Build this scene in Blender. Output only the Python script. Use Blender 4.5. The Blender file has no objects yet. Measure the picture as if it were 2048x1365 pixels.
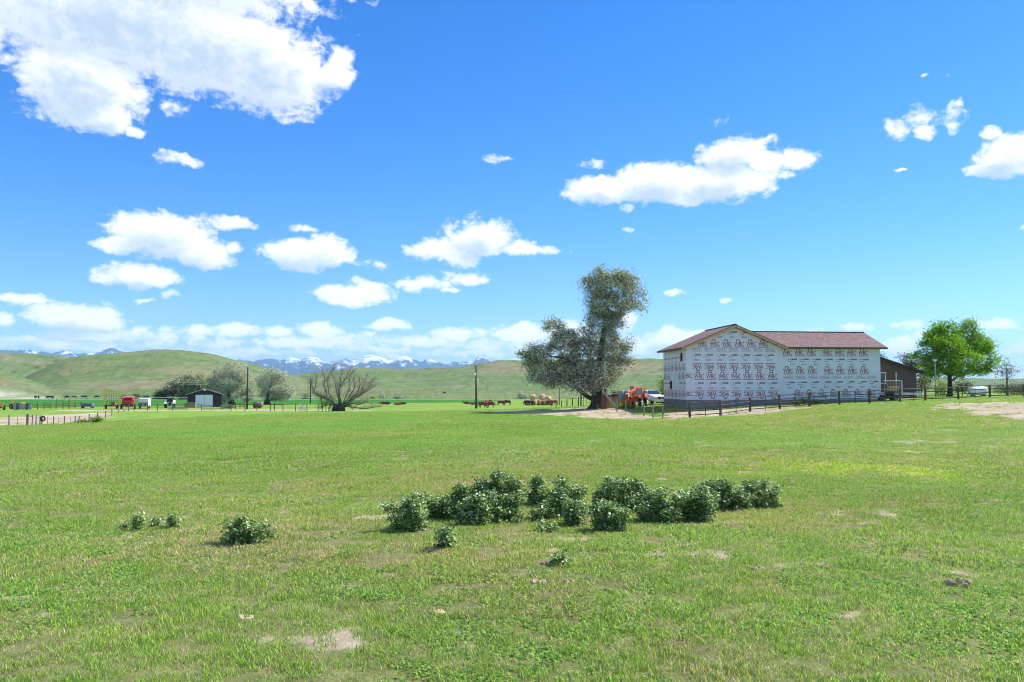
import bpy, math, random
import numpy as np
from mathutils import Vector, Matrix

random.seed(7)
rng = np.random.default_rng(7)
scene = bpy.context.scene
COL = scene.collection
F = 1568.0          # focal length in photo pixels (2048 wide)
HOR = 775.0         # photo row of the horizon
EYE = 1.7
PITCH = math.atan((HOR - 682.5) / F)

# ------------------------------------------------------------------ camera
cam_d = bpy.data.cameras.new('camera')
cam = bpy.data.objects.new('camera', cam_d)
COL.objects.link(cam)
cam_d.sensor_width = 36.0
cam_d.lens = 36.0 * F / 2048.0
cam_d.clip_start = 0.1
cam_d.clip_end = 60000
cam.location = (0, 0, EYE)
cam.rotation_euler = (math.radians(90) + PITCH, 0, 0)
scene.camera = cam

# ------------------------------------------------------------------ light
SUN_EL, SUN_AZ = math.radians(50), math.radians(68)
SUN = Vector((math.cos(SUN_EL) * math.sin(SUN_AZ), math.cos(SUN_EL) * math.cos(SUN_AZ), math.sin(SUN_EL)))
sl = bpy.data.lights.new('sun', 'SUN')
sl.energy = 5.0
sl.angle = math.radians(0.53)
sl.color = (1.0, 0.95, 0.87)
so = bpy.data.objects.new('sun', sl)
COL.objects.link(so)
so.rotation_euler = (-SUN).to_track_quat('-Z', 'Y').to_euler()

scene.view_settings.view_transform = 'Standard'
scene.view_settings.look = 'None'
scene.view_settings.exposure = 0.62
scene.view_settings.gamma = 1.0
scene.render.engine = 'CYCLES'
scene.cycles.use_denoising = True
scene.cycles.use_adaptive_sampling = True
scene.cycles.adaptive_threshold = 0.02
scene.cycles.filter_width = 1.0
scene.cycles.max_bounces = 6
scene.cycles.diffuse_bounces = 3
scene.cycles.transmission_bounces = 4
scene.cycles.transparent_max_bounces = 8
scene.cycles.volume_bounces = 0


def pxdir(px, row):
    u, v = (px - 1024) / F, (682.5 - row) / F
    return Vector((u, math.cos(PITCH) - v * math.sin(PITCH), math.sin(PITCH) + v * math.cos(PITCH)))


def P(px, row, d):
    q = pxdir(px, row)
    k = d / q.y
    return Vector((q.x * k, d, EYE + q.z * k))


# ------------------------------------------------------------------ world: sky with cumulus
W = bpy.data.worlds.new('World')
scene.world = W
W.use_nodes = True
W.cycles.sampling_method = 'MANUAL'
W.cycles.sample_map_resolution = 256
nt = W.node_tree
nt.nodes.clear()


def N(tree, kind, **kw):
    n = tree.nodes.new(kind)
    for k, v in kw.items():
        setattr(n, k, v)
    return n


def math_node(tree, op, a, b=None, c=None, clamp=False):
    n = tree.nodes.new('ShaderNodeMath')
    n.operation = op
    n.use_clamp = clamp
    for i, s in enumerate((a, b, c)):
        if s is None:
            continue
        if isinstance(s, (int, float)):
            n.inputs[i].default_value = s
        else:
            tree.links.new(s, n.inputs[i])
    return n.outputs[0]


def vmath(tree, op, a, b=None, c=None):
    n = tree.nodes.new('ShaderNodeVectorMath')
    n.operation = op
    for i, s in enumerate((a, b, c)):
        if s is None:
            continue
        if isinstance(s, (tuple, list, Vector)):
            n.inputs[i].default_value = s
        else:
            tree.links.new(s, n.inputs[i])
    return n.outputs['Value'] if op in ('DOT_PRODUCT', 'LENGTH') else n.outputs[0]


# lobes: (photo column, photo row, half width, half height)
CLOUDS = [(250, 40, 330, 110), (430, 100, 210, 92), (165, 165, 130, 85), (545, 145, 125, 78), (200, -110, 480, 150),
          (685, 118, 30, 24), (668, 152, 42, 28), (585, 240, 42, 12), (215, 235, 55, 38), (-60, 60, 90, 45),
          (270, 265, 26, 15), (345, 215, 50, 30, 1.0), (340, 318, 38, 18, .86), (372, 326, 36, 18, .86), (995, 318, 40, 13, .95), (40, 130, 60, 40, .95), (590, 225, 60, 30, .95), (620, 8, 26, 16),
          (1215, 380, 85, 30), (1320, 368, 110, 38), (1440, 366, 105, 38), (1468, 308, 75, 34), (1530, 322, 45, 22),
          (1590, 320, 46, 25), (1572, 352, 30, 14), (1372, 398, 55, 16), (1255, 416, 26, 12, .92), (1250, 460, 22, 8, .96), (1190, 330, 40, 20, .97), (1500, 300, 90, 46, .95),
          (1788, 258, 40, 34, .86), (1850, 262, 34, 22, .84), (1893, 232, 52, 38, .95), (1838, 226, 80, 34, 1.0), (1905, 255, 36, 34, .98), (1848, 152, 14, 6, .9), (1900, 152, 18, 14, 1.02),
          (2020, 312, 78, 42), (1988, 262, 30, 18), (1965, 335, 50, 16), (2060, 455, 26, 14), (1795, 343, 16, 5),
          (1345, 588, 27, 12, .86), (1450, 603, 30, 9, .9), (1440, 238, 32, 14, .97), (740, 530, 60, 16, .99), (960, 470, 110, 50, .93), (320, 475, 140, 58, .93), (620, 505, 110, 48, .95),
          (325, 470, 98, 44), (250, 488, 64, 22), (412, 505, 56, 30), (470, 497, 26, 17), (462, 448, 50, 17),
          (608, 457, 44, 13), (600, 508, 74, 34), (652, 506, 54, 34), (280, 552, 84, 27), (335, 592, 24, 14), (290, 604, 26, 7),
          (962, 480, 62, 36), (890, 502, 84, 22), (925, 515, 50, 20), (1040, 496, 56, 18), (1100, 502, 40, 14),
          (705, 590, 88, 22), (740, 575, 44, 20), (845, 568, 70, 19), (930, 556, 50, 18), (900, 580, 28, 9),
          (160, 635, 104, 28), (50, 600, 62, 15), (12, 638, 30, 16), (778, 650, 46, 17),
          (400, 662, 46, 16), (478, 660, 62, 19), (560, 662, 40, 15), (640, 660, 56, 19), (720, 676, 60, 14), (915, 668, 60, 18),
          (330, 662, 30, 12), (850, 684, 66, 16), (1035, 668, 60, 22), (1130, 664, 54, 24), (1200, 690, 70, 24), (1290, 690, 44, 20),
          (440, 688, 90, 14), (600, 686, 110, 15), (300, 690, 80, 13), (170, 672, 110, 15), (50, 680, 80, 14), (760, 700, 110, 11), (960, 694, 90, 14),
          (300, 672, 260, 24, .9), (700, 684, 260, 24, .88), (120, 690, 200, 20, .88), (980, 690, 160, 22, .88), (450, 704, 400, 14, .9), (900, 708, 300, 12, .9),
          (520, 706, 150, 9), (200, 700, 130, 8), (1060, 700, 90, 12), (-60, 690, 90, 16),
          (1345, 676, 54, 26), (1245, 642, 30, 20), (1715, 655, 42, 14), (1630, 658, 38, 10), (1815, 650, 44, 14), (1995, 648, 78, 14),
          (1800, 690, 60, 20), (1850, 672, 34, 14), (1980, 700, 90, 14), (1400, 668, 44, 12), (2080, 690, 70, 16)]

def azel(px, row):
    q = pxdir(px, row)
    return math.atan2(q.x, q.y), math.atan2(q.z, math.hypot(q.x, q.y))


def cloud_group(name, lobes):
    grp = bpy.data.node_groups.new(name, 'ShaderNodeTree')
    grp.interface.new_socket('p', in_out='INPUT', socket_type='NodeSocketVector')
    grp.interface.new_socket('f', in_out='OUTPUT', socket_type='NodeSocketFloat')
    gi = N(grp, 'NodeGroupInput')
    go = N(grp, 'NodeGroupOutput')
    acc = None
    for (cx, cy, rx, ry, *thin) in lobes:
        a0, e0 = azel(cx, cy)
        a1, _ = azel(cx + 5, cy)
        _, e1 = azel(cx, cy - 5)
        sx, sy = (a1 - a0) / 5 * rx, (e1 - e0) / 5 * ry
        q = vmath(grp, 'MULTIPLY_ADD', gi.outputs[0], (1 / sx, 1 / sy, 0), (-a0 / sx, -e0 / sy, thin[0] if thin else .84 if ry < 15 else .66 if ry < 21 else .45 if ry < 27 else .3 if ry < 35 else 0))
        f = vmath(grp, 'DOT_PRODUCT', q, q)
        acc = f if acc is None else math_node(grp, 'MINIMUM', acc, f)
    grp.links.new(acc, go.inputs[0])
    return grp


grp = cloud_group('cloud_field', CLOUDS)
grp_big = cloud_group('cloud_shade_field', [c for c in CLOUDS if c[3] >= 26 or c[2] >= 200])

tc = N(nt, 'ShaderNodeTexCoord')
D = tc.outputs['Generated']
sep = N(nt, 'ShaderNodeSeparateXYZ')
nt.links.new(D, sep.inputs[0])
hyp = math_node(nt, 'SQRT', math_node(nt, 'ADD', math_node(nt, 'MULTIPLY', sep.outputs[0], sep.outputs[0]),
                                      math_node(nt, 'MULTIPLY', sep.outputs[1], sep.outputs[1])))
az = math_node(nt, 'ARCTAN2', sep.outputs[0], sep.outputs[1])
el = math_node(nt, 'ARCTAN2', sep.outputs[2], hyp)
comb = N(nt, 'ShaderNodeCombineXYZ')
nt.links.new(az, comb.inputs[0])
nt.links.new(el, comb.inputs[1])
stretch = vmath(nt, 'MULTIPLY', comb.outputs[0], (1.0, 1.35, 1.0))
warp = N(nt, 'ShaderNodeTexNoise', noise_dimensions='2D')
warp.inputs['Scale'].default_value = 22
warp.inputs['Detail'].default_value = 3
nt.links.new(stretch, warp.inputs['Vector'])
w0 = vmath(nt, 'MULTIPLY_ADD', warp.outputs['Color'], (0.028, 0.014, 0), (-0.014, -0.007, 0))
pw = vmath(nt, 'ADD', comb.outputs[0], w0)
g1 = N(nt, 'ShaderNodeGroup')
g1.node_tree = grp
nt.links.new(pw, g1.inputs[0])
g2 = N(nt, 'ShaderNodeGroup')
g2.node_tree = grp_big
nt.links.new(vmath(nt, 'ADD', pw, (0.010, 0.016, 0)), g2.inputs[0])
fine = N(nt, 'ShaderNodeTexNoise', noise_dimensions='2D')
fine.inputs['Scale'].default_value = 42
fine.inputs['Detail'].default_value = 5
fine.inputs['Roughness'].default_value = 0.58
fine.inputs['Distortion'].default_value = 0.35
nt.links.new(stretch, fine.inputs['Vector'])
fine2 = N(nt, 'ShaderNodeTexNoise', noise_dimensions='2D')
fine2.inputs['Scale'].default_value = 130
fine2.inputs['Detail'].default_value = 5
fine2.inputs['Roughness'].default_value = 0.62
nt.links.new(stretch, fine2.inputs['Vector'])
n_c = math_node(nt, 'ADD', math_node(nt, 'MULTIPLY_ADD', fine.outputs['Fac'], 2.3, -1.15), math_node(nt, 'MULTIPLY_ADD', fine2.outputs['Fac'], 1.0, -0.5))
# open cumulus for the rest of the sky, out of the frame: the same sort of cloud from noise
away = N(nt, 'ShaderNodeTexNoise', noise_dimensions='3D')
away.inputs['Scale'].default_value = 4.5
away.inputs['Detail'].default_value = 3
nt.links.new(D, away.inputs['Vector'])
outside = math_node(nt, 'MAXIMUM', math_node(nt, 'MULTIPLY_ADD', math_node(nt, 'ABSOLUTE', az), 12, -7.6, clamp=True),
                    math_node(nt, 'MULTIPLY_ADD', el, 14, -7.4, clamp=True))
fo = math_node(nt, 'MULTIPLY_ADD', away.outputs['Fac'], -9.0, 6.1)
fo = math_node(nt, 'ADD', math_node(nt, 'MAXIMUM', fo, 0.0), math_node(nt, 'MULTIPLY_ADD', outside, -6.0, 6.0))
f1 = math_node(nt, 'MINIMUM', g1.outputs[0], fo)
f2 = math_node(nt, 'MINIMUM', g2.outputs[0], fo)
soft = math_node(nt, 'MULTIPLY_ADD', f1, 0.75, 0.06, clamp=True)
dens = math_node(nt, 'MULTIPLY_ADD', n_c, soft, f1)
mr = N(nt, 'ShaderNodeMapRange', interpolation_type='SMOOTHSTEP')
nt.links.new(dens, mr.inputs[0])
for i, v in enumerate((1.5, 0.45, 0.0, 1.0)):
    mr.inputs[i + 1].default_value = v
alpha = mr.outputs[0]
# brightness: points with cloud between them and the sun are greyer
sh = N(nt, 'ShaderNodeMapRange', interpolation_type='SMOOTHSTEP')
nt.links.new(math_node(nt, 'MULTIPLY_ADD', n_c, 0.4, f2), sh.inputs[0])
for i, v in enumerate((-0.25, 0.95, 0.0, 1.0)):
    sh.inputs[i + 1].default_value = v
ccol = N(nt, 'ShaderNodeMix', data_type='RGBA')
ccol.inputs['A'].default_value = (0.38, 0.48, 0.61, 1)
ccol.inputs['B'].default_value = (0.78, 0.79, 0.80, 1)
nt.links.new(sh.outputs[0], ccol.inputs['Factor'])

sky = N(nt, 'ShaderNodeTexSky', sky_type='NISHITA')
sky.sun_disc = False
sky.sun_elevation = SUN_EL
sky.sun_rotation = SUN_AZ
sky.altitude = 1200
sky.air_density = 1.0
sky.dust_density = 0.4
sky.ozone_density = 2.5
hsv = N(nt, 'ShaderNodeHueSaturation')
hsv.inputs['Saturation'].default_value = 1.38
nt.links.new(sky.outputs[0], hsv.inputs['Color'])
SKY_STRENGTH = 0.125
skym = vmath(nt, 'MULTIPLY', hsv.outputs[0], (SKY_STRENGTH * .80, SKY_STRENGTH * .93, SKY_STRENGTH * 1.17))
mix = N(nt, 'ShaderNodeMix', data_type='RGBA')
nt.links.new(alpha, mix.inputs['Factor'])
nt.links.new(skym, mix.inputs['A'])
low = math_node(nt, 'MULTIPLY_ADD', math_node(nt, 'EXPONENT', math_node(nt, 'MULTIPLY', math_node(nt, 'MAXIMUM', el, 0.0), -11.0)), 0.55, 1.0)
lowv = N(nt, 'ShaderNodeVectorMath', operation='SCALE')
nt.links.new(ccol.outputs['Result'], lowv.inputs[0])
nt.links.new(low, lowv.inputs['Scale'])
nt.links.new(lowv.outputs[0], mix.inputs['B'])
bg = N(nt, 'ShaderNodeBackground')
bg.inputs['Strength'].default_value = 1.0
nt.links.new(mix.outputs['Result'], bg.inputs['Color'])
wo = N(nt, 'ShaderNodeOutputWorld')
nt.links.new(bg.outputs[0], wo.inputs['Surface'])


# ------------------------------------------------------------------ numpy noise
def _hash(ix, iy, seed):
    h = (ix.astype(np.int64) * 374761393 + iy.astype(np.int64) * 668265263 + seed * 974711) & 0xffffffff
    h = ((h ^ (h >> 13)) * 1274126177) & 0xffffffff
    return ((h ^ (h >> 16)) & 0xffff) / 65535.0


def vnoise(x, y, seed=0):
    ix, iy = np.floor(x), np.floor(y)
    fx, fy = x - ix, y - iy
    fx, fy = fx * fx * (3 - 2 * fx), fy * fy * (3 - 2 * fy)
    a, b = _hash(ix, iy, seed), _hash(ix + 1, iy, seed)
    c, d = _hash(ix, iy + 1, seed), _hash(ix + 1, iy + 1, seed)
    return (a + (b - a) * fx) * (1 - fy) + (c + (d - c) * fx) * fy


def fbm(x, y, seed=0, octv=4, gain=0.5):
    t, a, s = 0.0, 1.0, 0.0
    for o in range(octv):
        t = t + a * vnoise(x * 2 ** o + 17.3 * o, y * 2 ** o - 9.1 * o, seed + o)
        s += a
        a *= gain
    return t / s


def sstep(a, b, x):
    t = np.clip((x - a) / (b - a), 0, 1)
    return t * t * (3 - 2 * t)


# ------------------------------------------------------------------ terrain height
ctrl = [(0, 0, 0), (-6, 0, -.05), (6, 0, .02), (0, -15, .2), (-20, -15, 0), (20, -15, .2), (0, 6, -.02), (-5, 6, -.1), (5, 6, 0),
        (0, 11, -.2), (6, 12.5, -.24), (-4, 11, -.25), (0, 20, -.35), (0, 40, -.55), (0, 65, -.85), (0, 95, -1.2), (0, 130, -1.95), (-7.6, 165, -2.75),
        (-15, 40, -.85), (-26, 60, -1.6), (-24, 40, -1.05), (-50, 40, -1.4), (-90, 60, -2.6), (-60, 0, -.8), (60, 0, .3), (-12, 20, -.45),
        (12, 20, -.4), (-37, 150, -2.9), (-55, 158, -3.1), (-69, 150, -3.1), (-45, 110, -2.6), (-30, 90, -1.9), (-15, 110, -1.9),
        (-110, 150, -3.4), (-120, 105, -3.5), (-20, 230, -3.4), (-100, 230, -3.4), (20, 230, -3.2), (70, 230, -1.5), (120, 200, .2), (-200, 180, -3.4),
        (25, 170, -2.6), (60, 130, .1), (90, 120, .4), (100, 60, .4), (70, 100, .45), (30, 115, -.3), (15, 118, -1.0), (8, 130, -1.6), (45, 180, -1.2)]
for px, row, d in [(15, 855, 105), (178, 851, 109), (300, 825, 150), (1190, 817, 95), (1365, 820, 87), (1762, 803, 89.2), (1441, 832, 73), (1500, 823, 79),
                   (1620, 814.5, 78), (1740, 808, 82), (1980, 796, 88), (2048, 794, 88), (1885, 801, 86), (1280, 838, 77), (1302, 810, 104),
                   (1700, 850, 46), (1700, 900, 26), (2000, 850, 44), (2000, 900, 27), (1960, 816, 62), (1100, 824, 92)]:
    ctrl.append(tuple(P(px, row, d)))
ctrl = np.array(ctrl, float)
SC = 50.0


def _tps(r2):
    return np.where(r2 > 1e-12, 0.5 * r2 * np.log(np.maximum(r2, 1e-12)), 0)


_c = ctrl[:, :2] / SC
_n = len(_c)
_K = _tps(((_c[:, None] - _c[None]) ** 2).sum(-1)) + np.eye(_n) * 0.003
_Pm = np.hstack([np.ones((_n, 1)), _c])
_A = np.block([[_K, _Pm], [_Pm.T, np.zeros((3, 3))]])
_w = np.linalg.solve(_A, np.concatenate([ctrl[:, 2], np.zeros(3)]))


def interp_px(prof, az, smooth=0):
    pa = np.array([azel(p, HOR)[0] for p, _ in prof])
    dense = np.linspace(pa[0] - .1, pa[-1] + .1, 3000)
    rows = np.interp(dense, pa, np.array([r for _, r in prof], float))
    if smooth:
        k_ = max(3, int(smooth / (dense[1] - dense[0])))
        ker = np.hanning(2 * k_ + 1)
        rows = np.convolve(np.pad(rows, k_, mode='edge'), ker / ker.sum(), 'valid')
    return np.interp(az, dense, rows)


HILLS = [  # toe distance, ridge distance, back distance, skyline (column, row)
    (430, 620, 900, [(-900, 690), (-500, 700), (-250, 712), (-100, 726), (0, 741), (50, 757), (100, 775), (135, 789), (170, 802), (300, 806)]),
    (900, 1500, 2200, [(-1200, 680), (-300, 700), (0, 708), (60, 711), (120, 716), (200, 724), (300, 738), (500, 760), (700, 782), (900, 800)]),
    (430, 960, 1500, [(-200, 800), (-40, 790), (20, 771), (53, 756), (100, 734), (133, 721), (180, 716), (250, 710), (300, 705), (330, 704), (370, 704.5), (410, 710), (450, 719),
                      (500, 732), (550, 745), (600, 757), (700, 778), (850, 800)]),
    (450, 1150, 1800, [(300, 790), (420, 772), (500, 764), (570, 757), (620, 749), (690, 741.5), (740, 741), (800, 743), (860, 742), (900, 739), (930, 735), (960, 729),
                       (1000, 725.5), (1050, 724.5), (1150, 723.5), (1250, 723), (1330, 722), (1450, 726), (1600, 736), (1750, 750), (1850, 763), (1950, 778), (2100, 790)]),
    (900, 2600, 4500, [(1500, 772), (1700, 764), (1850, 758), (1950, 760), (2048, 761), (2600, 752), (3600, 740), (5000, 745)]),
]


def ground_z(x, y):
    x, y = np.asarray(x, float), np.asarray(y, float)
    sh_ = np.broadcast(x, y).shape
    x, y = np.broadcast_to(x, sh_).ravel(), np.broadcast_to(y, sh_).ravel()
    r = np.hypot(x, y)
    k = np.minimum(1.0, 240.0 / np.maximum(r, 1e-6))
    xi, yi = x * k / SC, np.maximum(y * k, -40) / SC
    z = np.full(x.shape, _w[_n]) + _w[_n + 1] * xi + _w[_n + 2] * yi
    for i in range(_n):
        z = z + _w[i] * _tps((xi - _c[i, 0]) ** 2 + (yi - _c[i, 1]) ** 2)
    floor = np.interp(np.arctan2(x, np.maximum(y, 1e-3)), [0.0, 0.25, 0.45, 0.7], [-3.4, -3.0, -0.5, 0.0])
    z = np.clip(z, -4.2, 1.4)
    t = sstep(190, 330, r)
    z = z * (1 - t) + floor * t
    # low relief in the pasture
    near = 1 - sstep(60, 160, r)
    z = z + near * ((fbm(x * .35, y * .35, 3, 3) - .5) * .12 + (fbm(x * 2.2, y * 2.2, 9, 3) - .5) * .05)
    a = np.arctan2(x, y)
    front = np.abs(a) < 1.45
    for (r0, r1, r2, prof) in HILLS:
        rows = interp_px(prof, a, .022)
        top = EYE + (HOR - rows) / F * r1 * np.maximum(np.cos(a), .3)
        t = np.clip((r - r0) / (r1 - r0), 0, 1)
        s = np.where(r < r1, t ** 1.25 * (2 - t ** 1.25) * .35 + .65 * t * t * (3 - 2 * t), 1 - .8 * sstep(r1, r2, r))
        zz = floor + (top - floor) * s
        zz = zz + (fbm(x / 160, y / 160, 21, 4) - .5) * 10 * np.clip(t * 1.4 * (1 - .8 * t), 0, 1) * np.clip((top - floor) / 20, 0, 1)
        zz = zz + (1 - np.abs(2 * fbm(x / 75, y / 150, 27, 3) - 1) - .6) * 7 * np.clip(t * 3 * (1 - .75 * t), 0, 1) * np.clip((top - floor) / 20, 0, 1)
        d = zz - z
        z = np.where(front & (d > 0), z + d, z)
    return z.reshape(sh_)


def gz(x, y):
    return float(ground_z(np.array([x]), np.array([y]))[0])


_hits = {}


def hit(px, row, dmax=260):
    """first meeting of a view ray with the ground"""
    key = (px, row)
    if key in _hits:
        return _hits[key]
    q = pxdir(px, row)
    ds = np.geomspace(2.5, dmax, 500)
    t = ds / q.y
    zz = ground_z(q.x * t, ds)
    below = (EYE + q.z * t) <= zz
    i = int(np.argmax(below)) if below.any() else len(ds) - 1
    d = ds[i]
    _hits[key] = Vector((q.x * t[i], d, zz[i]))
    return _hits[key]


def G(px, d):
    """point of the ground at depth d under a photo column"""
    x = (px - 1024) / F * d * math.cos(PITCH)
    for _ in range(2):
        z = gz(x, d)
        x = (px - 1024) / F * (d * math.cos(PITCH) + (z - EYE) * math.sin(PITCH))
    return Vector((x, d, gz(x, d)))


# ------------------------------------------------------------------ materials
def new_mat(name):
    m = bpy.data.materials.new(name)
    m.use_nodes = True
    m.node_tree.nodes.clear()
    return m, m.node_tree


_mats = {}


def mk(name, rgb, rough=.8, var=.18, scale=3.0, bump=0.0, metal=0.0, rgb2=None, coat=0.0, spec=0.35, stretch=(1, 1, 1), fine=14.0, emit=None):
    if name in _mats:
        return _mats[name]
    m, t = new_mat(name)
    o = N(t, 'ShaderNodeOutputMaterial')
    b = N(t, 'ShaderNodeBsdfPrincipled')
    t.links.new(b.outputs[0], o.inputs[0])
    c = N(t, 'ShaderNodeTexCoord')
    mp = N(t, 'ShaderNodeMapping')
    mp.inputs['Scale'].default_value = stretch
    t.links.new(c.outputs['Object'], mp.inputs[0])
    n1 = N(t, 'ShaderNodeTexNoise')
    n1.inputs['Scale'].default_value = scale
    n1.inputs['Detail'].default_value = 5
    n1.inputs['Roughness'].default_value = .65
    t.links.new(mp.outputs[0], n1.inputs['Vector'])
    ra = N(t, 'ShaderNodeMapRange')
    t.links.new(n1.outputs['Fac'], ra.inputs[0])
    ra.inputs[1].default_value = .3
    ra.inputs[2].default_value = .7
    mx = N(t, 'ShaderNodeMix', data_type='RGBA')
    t.links.new(ra.outputs[0], mx.inputs['Factor'])
    a = tuple(max(0, v * (1 - var)) for v in rgb)
    bb = rgb2 if rgb2 else tuple(min(1, v * (1 + var)) for v in rgb)
    mx.inputs['A'].default_value = (*a, 1)
    mx.inputs['B'].default_value = (*bb, 1)
    t.links.new(mx.outputs['Result'], b.inputs['Base Color'])
    b.inputs['Roughness'].default_value = rough
    b.inputs['Metallic'].default_value = metal
    b.inputs['Specular IOR Level'].default_value = spec
    b.inputs['Coat Weight'].default_value = coat
    if bump:
        n2 = N(t, 'ShaderNodeTexNoise')
        n2.inputs['Scale'].default_value = fine
        n2.inputs['Detail'].default_value = 4
        t.links.new(mp.outputs[0], n2.inputs['Vector'])
        bp = N(t, 'ShaderNodeBump')
        bp.inputs['Strength'].default_value = bump
        bp.inputs['Distance'].default_value = .05
        t.links.new(n2.outputs['Fac'], bp.inputs['Height'])
        t.links.new(bp.outputs[0], b.inputs['Normal'])
    _mats[name] = m
    return m


def leaf_mat(name, trans=.38, rough=.6, spec=.2):
    """leaf colour comes from the 'col' attribute of each leaf"""
    if name in _mats:
        return _mats[name]
    m, t = new_mat(name)
    o = N(t, 'ShaderNodeOutputMaterial')
    a = N(t, 'ShaderNodeAttribute', attribute_name='col')
    b = N(t, 'ShaderNodeBsdfPrincipled')
    b.inputs['Roughness'].default_value = rough
    b.inputs['Specular IOR Level'].default_value = spec
    t.links.new(a.outputs['Color'], b.inputs['Base Color'])
    tr = N(t, 'ShaderNodeBsdfTranslucent')
    tcol = vmath(t, 'MULTIPLY', a.outputs['Color'], (1.15, 1.25, .5))
    t.links.new(tcol, tr.inputs[0])
    mx = N(t, 'ShaderNodeMixShader')
    mx.inputs[0].default_value = trans
    t.links.new(b.outputs[0], mx.inputs[1])
    t.links.new(tr.outputs[0], mx.inputs[2])
    t.links.new(mx.outputs[0], o.inputs[0])
    _mats[name] = m
    return m


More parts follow.
